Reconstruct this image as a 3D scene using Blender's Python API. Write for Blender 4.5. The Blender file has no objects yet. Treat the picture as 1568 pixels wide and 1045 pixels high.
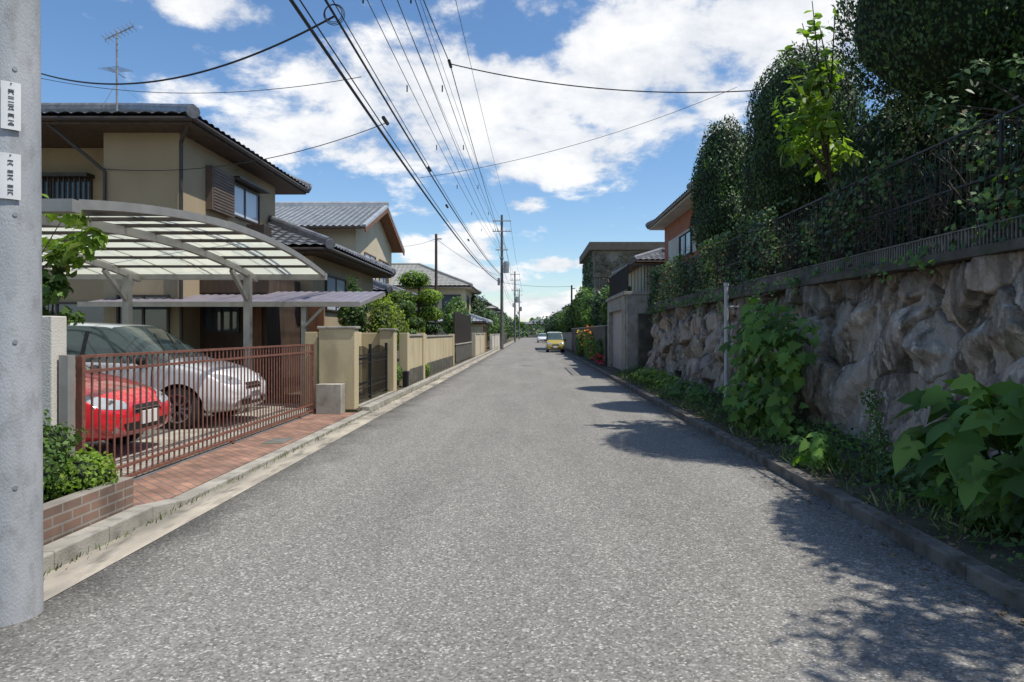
import bpy, bmesh, math, random
import numpy as np
from mathutils import Vector, Matrix
from mathutils.bvhtree import BVHTree
random.seed(7); rng=np.random.default_rng(7)
sc=bpy.context.scene
sc.view_settings.view_transform='Standard'; sc.view_settings.look='None'; sc.view_settings.exposure=0

# ------------------------------------------------------------ helpers
def empty(name):
    e=bpy.data.objects.new(name,None); sc.collection.objects.link(e); return e
class NT:
    def __init__(s,tree): s.t=tree; s.n=tree.nodes; s.l=tree.links
    def add(s,typ,**kw):
        n=s.n.new(typ)
        for k,v in kw.items(): setattr(n,k,v)
        return n
    def link(s,a,b): s.l.new(a,b)
def newmat(name):
    m=bpy.data.materials.new(name); m.use_nodes=True
    nt=NT(m.node_tree); b=m.node_tree.nodes['Principled BSDF']; return m,nt,b
def c4(c): return (c[0],c[1],c[2],1)
def mat(name,c1,c2=None,scale=3,rough=.75,metal=0,bump=0,bscale=40,detail=4,stretch=(1,1,1),spec=.4,lo=.35,hi=.65,c3=None,s3=30,f3=.4):
    m,nt,b=newmat(name)
    b.inputs['Roughness'].default_value=rough; b.inputs['Metallic'].default_value=metal
    b.inputs['Specular IOR Level'].default_value=spec
    tc=nt.add('ShaderNodeTexCoord')
    mp=nt.add('ShaderNodeMapping'); mp.inputs['Scale'].default_value=stretch
    nt.link(tc.outputs['Object'],mp.inputs['Vector'])
    if c2 is None: c2=[x*.8 for x in c1]
    n=nt.add('ShaderNodeTexNoise'); n.inputs['Scale'].default_value=scale; n.inputs['Detail'].default_value=detail
    nt.link(mp.outputs[0],n.inputs['Vector'])
    r=nt.add('ShaderNodeMapRange'); r.inputs['From Min'].default_value=lo; r.inputs['From Max'].default_value=hi
    nt.link(n.outputs['Fac'],r.inputs['Value'])
    mx=nt.add('ShaderNodeMix',data_type='RGBA'); mx.inputs['A'].default_value=c4(c1); mx.inputs['B'].default_value=c4(c2)
    nt.link(r.outputs[0],mx.inputs['Factor']); out=mx.outputs['Result']
    if c3 is not None:
        n3=nt.add('ShaderNodeTexNoise'); n3.inputs['Scale'].default_value=s3; n3.inputs['Detail'].default_value=4
        nt.link(mp.outputs[0],n3.inputs['Vector'])
        r3=nt.add('ShaderNodeMapRange'); r3.inputs['From Min'].default_value=.5; r3.inputs['From Max'].default_value=.7; r3.inputs['To Max'].default_value=f3
        nt.link(n3.outputs['Fac'],r3.inputs['Value'])
        m3=nt.add('ShaderNodeMix',data_type='RGBA'); m3.inputs['B'].default_value=c4(c3)
        nt.link(out,m3.inputs['A']); nt.link(r3.outputs[0],m3.inputs['Factor']); out=m3.outputs['Result']
    nt.link(out,b.inputs['Base Color'])
    if bump>0:
        nb=nt.add('ShaderNodeTexNoise'); nb.inputs['Scale'].default_value=bscale; nb.inputs['Detail'].default_value=3
        nt.link(mp.outputs[0],nb.inputs['Vector'])
        bp=nt.add('ShaderNodeBump'); bp.inputs['Strength'].default_value=bump; bp.inputs['Distance'].default_value=.02
        nt.link(nb.outputs['Fac'],bp.inputs['Height']); nt.link(bp.outputs[0],b.inputs['Normal'])
    return m
def leafmat(name,ca,cb,trans=.3,cc=None):
    m,nt,b=newmat(name)
    g=nt.add('ShaderNodeNewGeometry')
    r=nt.add('ShaderNodeValToRGB'); e=r.color_ramp.elements
    e[0].position=0; e[0].color=c4(ca); e[1].position=.85; e[1].color=c4(cb)
    if cc is not None:
        x=e.new(1.0); x.color=c4(cc)
    nt.link(g.outputs['Random Per Island'],r.inputs['Fac'])
    n=nt.add('ShaderNodeTexNoise'); n.inputs['Scale'].default_value=1.8; n.inputs['Detail'].default_value=1
    nt.link(g.outputs['Position'],n.inputs['Vector'])
    mr=nt.add('ShaderNodeMapRange'); mr.inputs['From Min'].default_value=.35; mr.inputs['From Max'].default_value=.65; mr.inputs['To Min'].default_value=.55; mr.inputs['To Max'].default_value=1.35
    nt.link(n.outputs['Fac'],mr.inputs['Value'])
    v=nt.add('ShaderNodeVectorMath',operation='SCALE'); nt.link(r.outputs[0],v.inputs[0]); nt.link(mr.outputs[0],v.inputs['Scale'])
    nt.link(v.outputs[0],b.inputs['Base Color'])
    b.inputs['Roughness'].default_value=.5; b.inputs['Specular IOR Level'].default_value=.3
    if trans>0:
        t=nt.add('ShaderNodeBsdfTranslucent'); v2=nt.add('ShaderNodeVectorMath',operation='MULTIPLY'); v2.inputs[1].default_value=(1.5,1.6,.6)
        nt.link(v.outputs[0],v2.inputs[0]); nt.link(v2.outputs[0],t.inputs['Color'])
        ms=nt.add('ShaderNodeMixShader'); ms.inputs[0].default_value=trans
        nt.link(b.outputs[0],ms.inputs[1]); nt.link(t.outputs[0],ms.inputs[2])
        nt.link(ms.outputs[0],m.node_tree.nodes['Material Output'].inputs['Surface'])
    return m
def brickmat(name,c1,c2,mortar,axes='xy',scale=1,bw=.21,bh=.07,rot=0,ms=.01):
    m,nt,b=newmat(name); b.inputs['Roughness'].default_value=.85
    tc=nt.add('ShaderNodeTexCoord'); sp=nt.add('ShaderNodeSeparateXYZ'); cb=nt.add('ShaderNodeCombineXYZ')
    nt.link(tc.outputs['Object'],sp.inputs[0])
    nt.link(sp.outputs[axes[0].upper()],cb.inputs['X']); nt.link(sp.outputs[axes[1].upper()],cb.inputs['Y'])
    mp=nt.add('ShaderNodeMapping'); mp.inputs['Rotation'].default_value=(0,0,rot); nt.link(cb.outputs[0],mp.inputs['Vector'])
    br=nt.add('ShaderNodeTexBrick'); br.inputs['Scale'].default_value=scale; br.inputs['Brick Width'].default_value=bw; br.inputs['Row Height'].default_value=bh
    br.inputs['Mortar Size'].default_value=ms; br.inputs['Color1'].default_value=c4(c1); br.inputs['Color2'].default_value=c4(c2); br.inputs['Mortar'].default_value=c4(mortar)
    br.inputs['Bias'].default_value=0
    nt.link(mp.outputs[0],br.inputs['Vector'])
    n=nt.add('ShaderNodeTexNoise'); n.inputs['Scale'].default_value=2.5; n.inputs['Detail'].default_value=6; nt.link(tc.outputs['Object'],n.inputs['Vector'])
    mr=nt.add('ShaderNodeMapRange'); mr.inputs['From Min'].default_value=.3; mr.inputs['From Max'].default_value=.7; mr.inputs['To Min'].default_value=.6; mr.inputs['To Max'].default_value=1.25
    nt.link(n.outputs['Fac'],mr.inputs['Value'])
    v=nt.add('ShaderNodeVectorMath',operation='SCALE'); nt.link(br.outputs['Color'],v.inputs[0]); nt.link(mr.outputs[0],v.inputs['Scale'])
    nt.link(v.outputs[0],b.inputs['Base Color'])
    bp=nt.add('ShaderNodeBump'); bp.inputs['Strength'].default_value=.5; bp.inputs['Distance'].default_value=.01; bp.invert=True
    nt.link(br.outputs['Fac'],bp.inputs['Height']); nt.link(bp.outputs[0],b.inputs['Normal'])
    return m

class MB:
    def __init__(s): s.v=[]; s.f=[]; s.m=[]
    def add(s,vs,fs,mi=0):
        o=len(s.v); s.v+= [tuple(v) for v in vs]; s.f+=[tuple(i+o for i in f) for f in fs]; s.m+=[mi]*len(fs)
    def box(s,x0,x1,y0,y1,z0,z1,mi=0):
        if x0>x1:x0,x1=x1,x0
        if y0>y1:y0,y1=y1,y0
        s.add([(x0,y0,z0),(x1,y0,z0),(x1,y1,z0),(x0,y1,z0),(x0,y0,z1),(x1,y0,z1),(x1,y1,z1),(x0,y1,z1)],
              [(0,3,2,1),(4,5,6,7),(0,1,5,4),(1,2,6,5),(2,3,7,6),(3,0,4,7)],mi)
    def cyl(s,p0,p1,r0,r1=None,n=8,mi=0,caps=True):
        p0=Vector(p0);p1=Vector(p1); r1=r0 if r1 is None else r1
        d=(p1-p0).normalized(); a=d.orthogonal().normalized(); b=d.cross(a)
        vs=[]
        for p,r in((p0,r0),(p1,r1)):
            for i in range(n):
                t=2*math.pi*i/n; vs.append(p+a*math.cos(t)*r+b*math.sin(t)*r)
        fs=[(i,(i+1)%n,n+(i+1)%n,n+i) for i in range(n)]
        if caps: fs+=[tuple(range(n))[::-1],tuple(range(n,2*n))]
        s.add(vs,fs,mi)
    def beam(s,p0,p1,w,h,mi=0,up=(0,0,1)):
        p0=Vector(p0);p1=Vector(p1);d=(p1-p0).normalized(); u=Vector(up); a=d.cross(u).normalized(); b=a.cross(d)
        vs=[]
        for p in(p0,p1):
            for i,j in((-1,-1),(1,-1),(1,1),(-1,1)): vs.append(p+a*i*w/2+b*j*h/2)
        s.add(vs,[(0,1,5,4),(1,2,6,5),(2,3,7,6),(3,0,4,7),(3,2,1,0),(4,5,6,7)],mi)
    def poly(s,vs,mi=0): s.add(vs,[tuple(range(len(vs)))],mi)
    def build(s,name,mats,parent=None,smooth=False,bevel=0):
        me=bpy.data.meshes.new(name); me.from_pydata(s.v,[],s.f)
        for m in (mats if isinstance(mats,(list,tuple)) else [mats]): me.materials.append(m)
        me.polygons.foreach_set('material_index',s.m)
        me.update()
        o=bpy.data.objects.new(name,me); sc.collection.objects.link(o)
        if parent: o.parent=parent
        if smooth:
            bm=bmesh.new(); bm.from_mesh(me); bmesh.ops.recalc_face_normals(bm,faces=bm.faces); bm.to_mesh(me); bm.free()
            me.shade_smooth(); me.set_sharp_from_angle(angle=math.radians(40))
        if bevel>0:
            b=o.modifiers.new('b','BEVEL'); b.width=bevel; b.segments=2; b.limit_method='ANGLE'
        return o
def npmesh(name,V,F,mt,parent=None,smooth=False):
    me=bpy.data.meshes.new(name); V=np.asarray(V,dtype=np.float32); F=np.asarray(F,dtype=np.int32)
    me.vertices.add(len(V)); me.vertices.foreach_set('co',V.ravel())
    k=F.shape[1]; me.loops.add(F.size); me.loops.foreach_set('vertex_index',F.ravel())
    me.polygons.add(len(F)); me.polygons.foreach_set('loop_start',np.arange(len(F),dtype=np.int32)*k)
    try: me.polygons.foreach_set('loop_total',np.full(len(F),k,dtype=np.int32))
    except Exception: pass
    me.update(calc_edges=True); me.validate()
    for m in (mt if isinstance(mt,(list,tuple)) else [mt]): me.materials.append(m)
    if smooth: me.shade_smooth()
    o=bpy.data.objects.new(name,me); sc.collection.objects.link(o)
    if parent: o.parent=parent
    return o
def nrm(a): return a/np.maximum(np.linalg.norm(a,axis=-1,keepdims=True),1e-6)
DIA=np.array([(0,-.5,0),(.3,-.05,.06),(0,.5,0),(-.3,-.05,.06)])
BLADE=np.array([(-.04,0,0),(.04,0,0),(.02,.6,.05),(0,1,.2)])
LOBE=np.array([(0,0,0),(.16,-.12,-.02),(.42,-.08,-.1),(.30,.12,0),(.55,.32,-.12),(.30,.36,.02),(.25,.6,-.02),(0,.98,-.18),
               (-.25,.6,-.02),(-.30,.36,.02),(-.55,.32,-.12),(-.30,.12,0),(-.42,-.08,-.1),(-.16,-.12,-.02)])
OVAL=np.array([(0,0,0),(.17,.2,.04),(.2,.5,.03),(.1,.8,-.04),(0,1,-.1),(-.1,.8,-.04),(-.2,.5,.03),(-.17,.2,.04)])
def scatter(name,P,N,S,tmp,mt,parent=None,tip=None):
    P=np.asarray(P); n=len(P); N=nrm(np.asarray(N))
    if tip is None: tip=rng.normal(size=(n,3))
    tip=np.broadcast_to(tip,(n,3))
    T=nrm(tip-(tip*N).sum(1,keepdims=True)*N); B=np.cross(N,T)
    S=np.broadcast_to(np.asarray(S,dtype=float),(n,)).reshape(n,1,1)
    V=P[:,None,:]+S*(tmp[None,:,0:1]*B[:,None,:]+tmp[None,:,1:2]*T[:,None,:]+tmp[None,:,2:3]*N[:,None,:])
    k=len(tmp); F=np.arange(n*k).reshape(n,k)
    return npmesh(name,V.reshape(-1,3),F,mt,parent)
def lump(D,seed,f=2.5):
    r=np.random.default_rng(seed); o=np.zeros(len(D))
    for i in range(7):
        w=r.normal(size=3)*f*(1+i*.35); o+=np.sin(D@w+r.uniform(0,6.28))/(1+i*.35)
    return o/3
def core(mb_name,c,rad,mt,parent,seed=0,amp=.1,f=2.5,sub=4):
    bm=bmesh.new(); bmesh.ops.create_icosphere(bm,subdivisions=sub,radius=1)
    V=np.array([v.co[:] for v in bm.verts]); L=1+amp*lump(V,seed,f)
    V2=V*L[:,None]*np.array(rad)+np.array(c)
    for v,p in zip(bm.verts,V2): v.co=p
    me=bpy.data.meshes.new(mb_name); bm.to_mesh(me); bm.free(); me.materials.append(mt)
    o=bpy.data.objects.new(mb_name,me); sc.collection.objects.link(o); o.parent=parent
def crownpts(c,rad,n,seed=0,amp=.1,f=2.5,depth=.15,flat=0):
    D=nrm(rng.normal(size=(n,3))); L=1+amp*lump(D,seed,f)
    r=L*(1-np.abs(rng.normal(size=n))*depth)+rng.normal(size=n)*.015
    P=D*r[:,None]*np.array(rad)+np.array(c)
    return P,D
def clusters(center,rad,k,cr,n,seed,flat=.7):
    r=np.random.default_rng(seed); D=nrm(r.normal(size=(k,3))); C=D*(r.uniform(.35,1,size=(k,1))**.6)*np.array(rad)+np.array(center)
    idx=r.integers(0,k,n); d=nrm(r.normal(size=(n,3))); rr=r.uniform(.3,1,size=(n,1))**.5
    R=cr*r.uniform(.6,1.2,size=k)
    P=C[idx]+d*rr*R[idx][:,None]*np.array([1,1,flat]); N=d+np.array([0,0,.8])+r.normal(size=(n,3))*.4
    return P,N,C

# ------------------------------------------------------------ materials
def asphalt():
    m,nt,b=newmat('asphalt'); b.inputs['Roughness'].default_value=.88; b.inputs['Specular IOR Level'].default_value=.2
    tc=nt.add('ShaderNodeTexCoord')
    v=nt.add('ShaderNodeTexVoronoi'); v.inputs['Scale'].default_value=80; nt.link(tc.outputs['Object'],v.inputs['Vector'])
    sp=nt.add('ShaderNodeSeparateColor'); nt.link(v.outputs['Color'],sp.inputs[0])
    r=nt.add('ShaderNodeValToRGB'); e=r.color_ramp.elements; e[0].position=0; e[0].color=(.12,.115,.103,1); e[1].position=1; e[1].color=(.46,.44,.40,1)
    x=e.new(.35); x.color=(.195,.186,.168,1); x=e.new(.85); x.color=(.25,.24,.218,1)
    nt.link(sp.outputs[0],r.inputs['Fac'])
    def nz(scale,stretch,det,lo,hi,a,b_,rough=.6):
        n=nt.add('ShaderNodeTexNoise'); n.inputs['Scale'].default_value=scale; n.inputs['Detail'].default_value=det; n.inputs['Roughness'].default_value=rough
        mp=nt.add('ShaderNodeMapping'); mp.inputs['Scale'].default_value=stretch; nt.link(tc.outputs['Object'],mp.inputs[0]); nt.link(mp.outputs[0],n.inputs['Vector'])
        mr=nt.add('ShaderNodeMapRange'); mr.inputs['From Min'].default_value=lo; mr.inputs['From Max'].default_value=hi; mr.inputs['To Min'].default_value=a; mr.inputs['To Max'].default_value=b_
        nt.link(n.outputs['Fac'],mr.inputs['Value']); return mr.outputs[0],n.outputs['Fac']
    f1,_=nz(.6,(1.4,.35,1),6,.3,.7,.84,1.10,.65)
    f2,_=nz(.9,(2.6,.12,1),3,.35,.65,.94,1.05)
    f3,_=nz(5,(1,1,1),4,.60,.72,1,.84)
    s2=nt.add('ShaderNodeSeparateXYZ'); nt.link(tc.outputs['Object'],s2.inputs[0])
    ab=nt.add('ShaderNodeMath',operation='ABSOLUTE'); nt.link(s2.outputs['X'],ab.inputs[0])
    _,ns=nz(1.5,(1,1,1),5,0,1,0,1)
    ad=nt.add('ShaderNodeMath',operation='ADD'); nt.link(ab.outputs[0],ad.inputs[0]); nt.link(ns,ad.inputs[1])
    me=nt.add('ShaderNodeMapRange'); me.inputs['From Min'].default_value=2.85; me.inputs['From Max'].default_value=3.4; me.inputs['To Min'].default_value=1; me.inputs['To Max'].default_value=.5
    nt.link(ad.outputs[0],me.inputs['Value'])
    cur=me.outputs[0]
    for f in (f1,f2,f3):
        mu=nt.add('ShaderNodeMath',operation='MULTIPLY'); nt.link(cur,mu.inputs[0]); nt.link(f,mu.inputs[1]); cur=mu.outputs[0]
    vs=nt.add('ShaderNodeVectorMath',operation='SCALE'); nt.link(r.outputs[0],vs.inputs[0]); nt.link(cur,vs.inputs['Scale'])
    nt.link(vs.outputs[0],b.inputs['Base Color'])
    bp=nt.add('ShaderNodeBump'); bp.inputs['Strength'].default_value=.3; bp.inputs['Distance'].default_value=.005; nt.link(v.outputs['Distance'],bp.inputs['Height']); nt.link(bp.outputs[0],b.inputs['Normal'])
    return m
M_asph=asphalt()
M_conc=mat('concrete',(.38,.36,.31),(.26,.245,.21),2.2,.85,bump=.3,bscale=60,c3=(.14,.13,.11),s3=6,f3=.6)
M_concD=mat('concrete_weathered',(.12,.11,.09),(.06,.055,.045),2.5,.9,bump=.5,bscale=40,c3=(.05,.06,.03),s3=5,f3=.8)
M_kerbD=mat('kerb_dirty_concrete',(.20,.18,.15),(.10,.09,.075),2.5,.9,bump=.5,bscale=40,c3=(.06,.055,.04),s3=5,f3=.8)
M_gutter=mat('concrete_gutter',(.46,.41,.33),(.22,.2,.165),1.3,.9,bump=.3,bscale=80,stretch=(2,.6,1),c3=(.10,.095,.08),s3=4,f3=.75)
M_ground=mat('ground_soil_grass',(.08,.085,.04),(.12,.1,.06),1.0,.95,bump=.5,bscale=15)
M_soil=mat('soil',(.06,.05,.032),(.10,.085,.05),5,.95,bump=.8,bscale=30,c3=(.03,.05,.015),s3=4,f3=.8)
M_stuccoH=mat('stucco_tan',(.39,.31,.195),(.32,.25,.155),.7,.9,bump=.25,bscale=90,stretch=(1,1,.4))
M_stuccoW=mat('stucco_beige',(.54,.46,.29),(.45,.375,.23),.9,.9,bump=.3,bscale=90,stretch=(1,1,.35),c3=(.22,.19,.13),s3=2.2,f3=.5)
M_cream=mat('stucco_cream',(.54,.47,.33),(.46,.40,.28),.7,.9)
M_white=mat('stucco_white',(.60,.57,.50),(.48,.46,.40),1.2,.9,bump=.3,bscale=70)
M_tile=mat('kawara_tile',(.13,.135,.145),(.22,.225,.235),4,.38,bump=.05,spec=.6,c3=(.07,.07,.07),s3=9,f3=.5)
M_tileL=mat('kawara_tile_silver',(.42,.43,.43),(.32,.33,.34),3,.35,spec=.6)
M_tileG=mat('slate_greyish',(.36,.35,.31),(.29,.28,.25),3,.6)
M_wood=mat('wood_dark',(.08,.052,.033),(.05,.032,.021),8,.7,stretch=(1,1,.2))
M_woodR=mat('wood_reddish',(.22,.10,.045),(.15,.065,.03),6,.6,stretch=(3,3,.3))
M_black=mat('black_iron',(.012,.012,.013),(.02,.02,.02),5,.5)
M_alu=mat('aluminium_grey',(.33,.315,.285),(.27,.26,.235),5,.45,metal=.3)
M_grille=mat('grille_dull_grey',(.16,.155,.14),(.10,.10,.085),5,.7)
M_aluB=mat('bronze_frame',(.07,.055,.045),(.05,.04,.035),5,.45,metal=.3)
M_gate=mat('gate_copper_brown',(.20,.080,.055),(.145,.062,.045),9,.5,spec=.5,c3=(.27,.14,.10),s3=25,f3=.5)
M_polemat=mat('pole_concrete',(.40,.41,.42),(.31,.325,.335),2.5,.75,bump=.2,bscale=120,stretch=(1,1,.5),c3=(.18,.18,.18),s3=14,f3=.45)
M_steel=mat('galvanised_steel',(.35,.36,.37),(.25,.26,.27),6,.5,metal=.5)
M_cable=mat('cable_black',(.012,.012,.013),(.02,.02,.02),3,.5)
M_signw=mat('sign_white',(.72,.72,.70),(.62,.62,.60),4,.5)
M_ink=mat('sign_ink',(.03,.03,.04),(.04,.04,.05),4,.6)
def glass(name,c,rough=.05,metal=0):
    m,nt,b=newmat(name); b.inputs['Roughness'].default_value=rough; b.inputs['Specular IOR Level'].default_value=.9
    n=nt.add('ShaderNodeTexNoise'); n.inputs['Scale'].default_value=.8
    tc=nt.add('ShaderNodeTexCoord'); nt.link(tc.outputs['Object'],n.inputs['Vector'])
    mx=nt.add('ShaderNodeMix',data_type='RGBA'); mx.inputs['A'].default_value=c4(c); mx.inputs['B'].default_value=c4([x*1.8 for x in c]); nt.link(n.outputs['Fac'],mx.inputs['Factor']); nt.link(mx.outputs['Result'],b.inputs['Base Color'])
    return m
M_glass=glass('window_glass',(.05,.07,.09))
M_glassC=glass('curtained_glass',(.35,.38,.42),.1)
M_cglass=glass('car_glass',(.04,.06,.058))
def paint(name,c):
    m,nt,b=newmat(name); b.inputs['Roughness'].default_value=.32; b.inputs['Coat Weight'].default_value=1; b.inputs['Coat Roughness'].default_value=.04
    n=nt.add('ShaderNodeTexNoise'); n.inputs['Scale'].default_value=3; tc=nt.add('ShaderNodeTexCoord'); nt.link(tc.outputs['Object'],n.inputs['Vector'])
    mx=nt.add('ShaderNodeMix',data_type='RGBA'); mx.inputs['A'].default_value=c4(c); mx.inputs['B'].default_value=c4([x*.88 for x in c]); nt.link(n.outputs['Fac'],mx.inputs['Factor']); nt.link(mx.outputs['Result'],b.inputs['Base Color'])
    return m
M_red=paint('car_paint_red',(.62,.015,.025)); M_silver=paint('car_paint_silver',(.74,.76,.78)); M_yel=paint('car_paint_yellow',(.42,.33,.05)); M_whitecar=paint('car_paint_white',(.75,.75,.75))
M_tyre=mat('tyre_rubber',(.02,.02,.02),(.03,.03,.03),10,.85)
M_chrome=mat('chrome',(.6,.6,.62),(.5,.5,.52),5,.18,metal=.9)
M_lamp=glass('headlamp_glass',(.22,.24,.26),.08)
M_poly,nt,b=newmat('polycarbonate_panel')
b.inputs['Roughness'].default_value=.4
n_=nt.add('ShaderNodeTexNoise'); n_.inputs['Scale'].default_value=1.6; n_.inputs['Detail'].default_value=6
t_=nt.add('ShaderNodeTexCoord'); nt.link(t_.outputs['Object'],n_.inputs['Vector'])
mx=nt.add('ShaderNodeMix',data_type='RGBA'); mx.inputs['A'].default_value=(.76,.78,.62,1); mx.inputs['B'].default_value=(.90,.92,.76,1); nt.link(n_.outputs['Fac'],mx.inputs['Factor'])
nt.link(mx.outputs['Result'],b.inputs['Base Color'])
tr=nt.add('ShaderNodeBsdfTranslucent'); nt.link(mx.outputs['Result'],tr.inputs['Color'])
ms=nt.add('ShaderNodeMixShader'); ms.inputs[0].default_value=.8; nt.link(b.outputs[0],ms.inputs[1]); nt.link(tr.outputs[0],ms.inputs[2])
tp=nt.add('ShaderNodeBsdfTransparent'); ms2=nt.add('ShaderNodeMixShader'); ms2.inputs[0].default_value=.38
nt.link(ms.outputs[0],ms2.inputs[1]); nt.link(tp.outputs[0],ms2.inputs[2]); nt.link(ms2.outputs[0],M_poly.node_tree.nodes['Material Output'].inputs['Surface'])
M_canopy=mat('canopy_purplegrey',(.22,.20,.225),(.17,.155,.18),2,.5)
M_bark=mat('bark',(.09,.065,.045),(.05,.038,.028),12,.9,bump=.6,bscale=30,stretch=(1,1,.3))
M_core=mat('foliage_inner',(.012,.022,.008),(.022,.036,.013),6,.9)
L_con=leafmat('leaf_conifer',(.025,.055,.016),(.07,.125,.035),0)
L_dark=leafmat('leaf_dark',(.027,.058,.018),(.085,.15,.045),0)
L_mid=leafmat('leaf_mid',(.05,.11,.022),(.12,.21,.045),.3)
L_light=leafmat('leaf_light',(.12,.21,.03),(.24,.36,.06),.45,cc=(.32,.38,.09))
L_yel=leafmat('leaf_yellowgreen',(.13,.21,.03),(.26,.33,.05),.35)
L_big=leafmat('leaf_broad',(.09,.18,.035),(.17,.30,.06),.4,cc=(.24,.36,.08))
L_grass=leafmat('leaf_weed',(.07,.12,.025),(.16,.21,.06),0,cc=(.24,.2,.09))
L_dry=leafmat('leaf_dry',(.14,.08,.04),(.25,.17,.08),0)
L_brown=leafmat('leaf_faded',(.10,.08,.035),(.22,.17,.08),0)

# ------------------------------------------------------------ world
SUN_EL=63; SUN_AZ=-15
el=math.radians(SUN_EL); az=math.radians(SUN_AZ)
sd=Vector((math.cos(el)*math.cos(az),math.cos(el)*math.sin(az),math.sin(el)))
w=bpy.data.worlds.new('World'); sc.world=w; w.use_nodes=True
try: w.cycles.sampling_method='MANUAL'; w.cycles.sample_map_resolution=256
except Exception: pass
nt=NT(w.node_tree); w.node_tree.nodes.clear()
out=nt.add('ShaderNodeOutputWorld'); bg=nt.add('ShaderNodeBackground'); bg.inputs['Strength'].default_value=.15
sky=nt.add('ShaderNodeTexSky',sky_type='NISHITA'); sky.sun_disc=False; sky.sun_elevation=el; sky.sun_rotation=math.radians(90-SUN_AZ); sky.dust_density=.5; sky.ozone_density=3.0; sky.air_density=1.0
hs=nt.add('ShaderNodeHueSaturation'); hs.inputs['Saturation'].default_value=1.14; hs.inputs['Value'].default_value=1.05; nt.link(sky.outputs[0],hs.inputs['Color']); nt.link(hs.outputs[0],bg.inputs['Color'])
tc=nt.add('ShaderNodeTexCoord'); D=tc.outputs['Generated']
sp=nt.add('ShaderNodeSeparateXYZ'); nt.link(D,sp.inputs[0])
za=nt.add('ShaderNodeMath',operation='ADD'); za.inputs[1].default_value=.34; nt.link(sp.outputs['Z'],za.inputs[0])
zm=nt.add('ShaderNodeMath',operation='MAXIMUM'); zm.inputs[1].default_value=.05; nt.link(za.outputs[0],zm.inputs[0])
cx=nt.add('ShaderNodeMath',operation='DIVIDE'); nt.link(sp.outputs['X'],cx.inputs[0]); nt.link(zm.outputs[0],cx.inputs[1])
cy=nt.add('ShaderNodeMath',operation='DIVIDE'); nt.link(sp.outputs['Y'],cy.inputs[0]); nt.link(zm.outputs[0],cy.inputs[1])
cb=nt.add('ShaderNodeCombineXYZ'); nt.link(cx.outputs[0],cb.inputs[0]); nt.link(cy.outputs[0],cb.inputs[1]); 
n1=nt.add('ShaderNodeTexNoise'); n1.inputs['Scale'].default_value=4.6; n1.inputs['Detail'].default_value=8; n1.inputs['Roughness'].default_value=.62; n1.inputs['Distortion'].default_value=.15; nt.link(cb.outputs[0],n1.inputs['Vector'])
blobs=[(700,150,330,105,1.0),(620,215,300,60,.95),(1000,110,230,150,1.1),(1220,30,220,110,1.2),(830,235,230,65,1.1),(330,15,130,35,.9),(400,215,120,45,.9),(520,130,110,70,.85),(260,135,90,35,.6),
 (835,470,90,26,1.2),(705,385,70,45,1.1),(640,385,40,30,.9),(855,405,60,14,1.1),(800,312,50,20,.9),(740,430,80,35,1.1),(800,20,170,40,.7),(950,440,120,20,.7),(1050,215,120,70,.8),(630,322,60,14,.6),(720,350,60,14,.7)]
acc=None
for px,py,rx,ry,wt in blobs:
    d=Vector(((px-812)/1045,1,(510-py)/1045)); L=d.length; d/=L
    s=nt.add('ShaderNodeVectorMath',operation='SUBTRACT'); nt.link(D,s.inputs[0]); s.inputs[1].default_value=d
    m=nt.add('ShaderNodeVectorMath',operation='MULTIPLY'); nt.link(s.outputs[0],m.inputs[0]); m.inputs[1].default_value=(1045*L/rx,0,1045*L/ry)
    ln=nt.add('ShaderNodeVectorMath',operation='LENGTH'); nt.link(m.outputs[0],ln.inputs[0])
    r=nt.add('ShaderNodeMapRange',interpolation_type='SMOOTHSTEP'); r.inputs['From Min'].default_value=1.35; r.inputs['From Max'].default_value=.2; r.inputs['To Min'].default_value=0; r.inputs['To Max'].default_value=wt
    nt.link(ln.outputs['Value'],r.inputs['Value'])
    if acc is None: acc=r.outputs[0]
    else:
        a=nt.add('ShaderNodeMath',operation='MAXIMUM'); nt.link(acc,a.inputs[0]); nt.link(r.outputs[0],a.inputs[1]); acc=a.outputs[0]
a1=nt.add('ShaderNodeMath',operation='MULTIPLY_ADD'); nt.link(acc,a1.inputs[0]); a1.inputs[1].default_value=.27; nt.link(n1.outputs['Fac'],a1.inputs[2])
dn=nt.add('ShaderNodeMapRange',interpolation_type='SMOOTHSTEP'); dn.inputs['From Min'].default_value=.575; dn.inputs['From Max'].default_value=.745; nt.link(a1.outputs[0],dn.inputs['Value'])
cr=nt.add('ShaderNodeMapRange'); cr.inputs['From Min'].default_value=.38; cr.inputs['From Max'].default_value=.60; nt.link(n1.outputs['Fac'],cr.inputs['Value'])
cm=nt.add('ShaderNodeMix',data_type='RGBA'); cm.inputs['A'].default_value=(.66,.70,.77,1); cm.inputs['B'].default_value=(.98,.98,.98,1); nt.link(cr.outputs[0],cm.inputs['Factor'])
bg2=nt.add('ShaderNodeBackground'); bg2.inputs['Strength'].default_value=1.08; nt.link(cm.outputs['Result'],bg2.inputs['Color'])
dm=nt.add('ShaderNodeMath',operation='MULTIPLY'); dm.inputs[1].default_value=.94; nt.link(dn.outputs[0],dm.inputs[0])
mxs=nt.add('ShaderNodeMixShader'); nt.link(dm.outputs[0],mxs.inputs[0]); nt.link(bg.outputs[0],mxs.inputs[1]); nt.link(bg2.outputs[0],mxs.inputs[2]); nt.link(mxs.outputs[0],out.inputs[0])
sl=bpy.data.lights.new('sun','SUN'); sl.energy=5.0; sl.angle=math.radians(.53); sl.color=(1,.95,.87)
so=bpy.data.objects.new('sun',sl); sc.collection.objects.link(so); so.rotation_euler=sd.to_track_quat('Z','Y').to_euler(); so.location=(20,-5,40)
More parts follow.
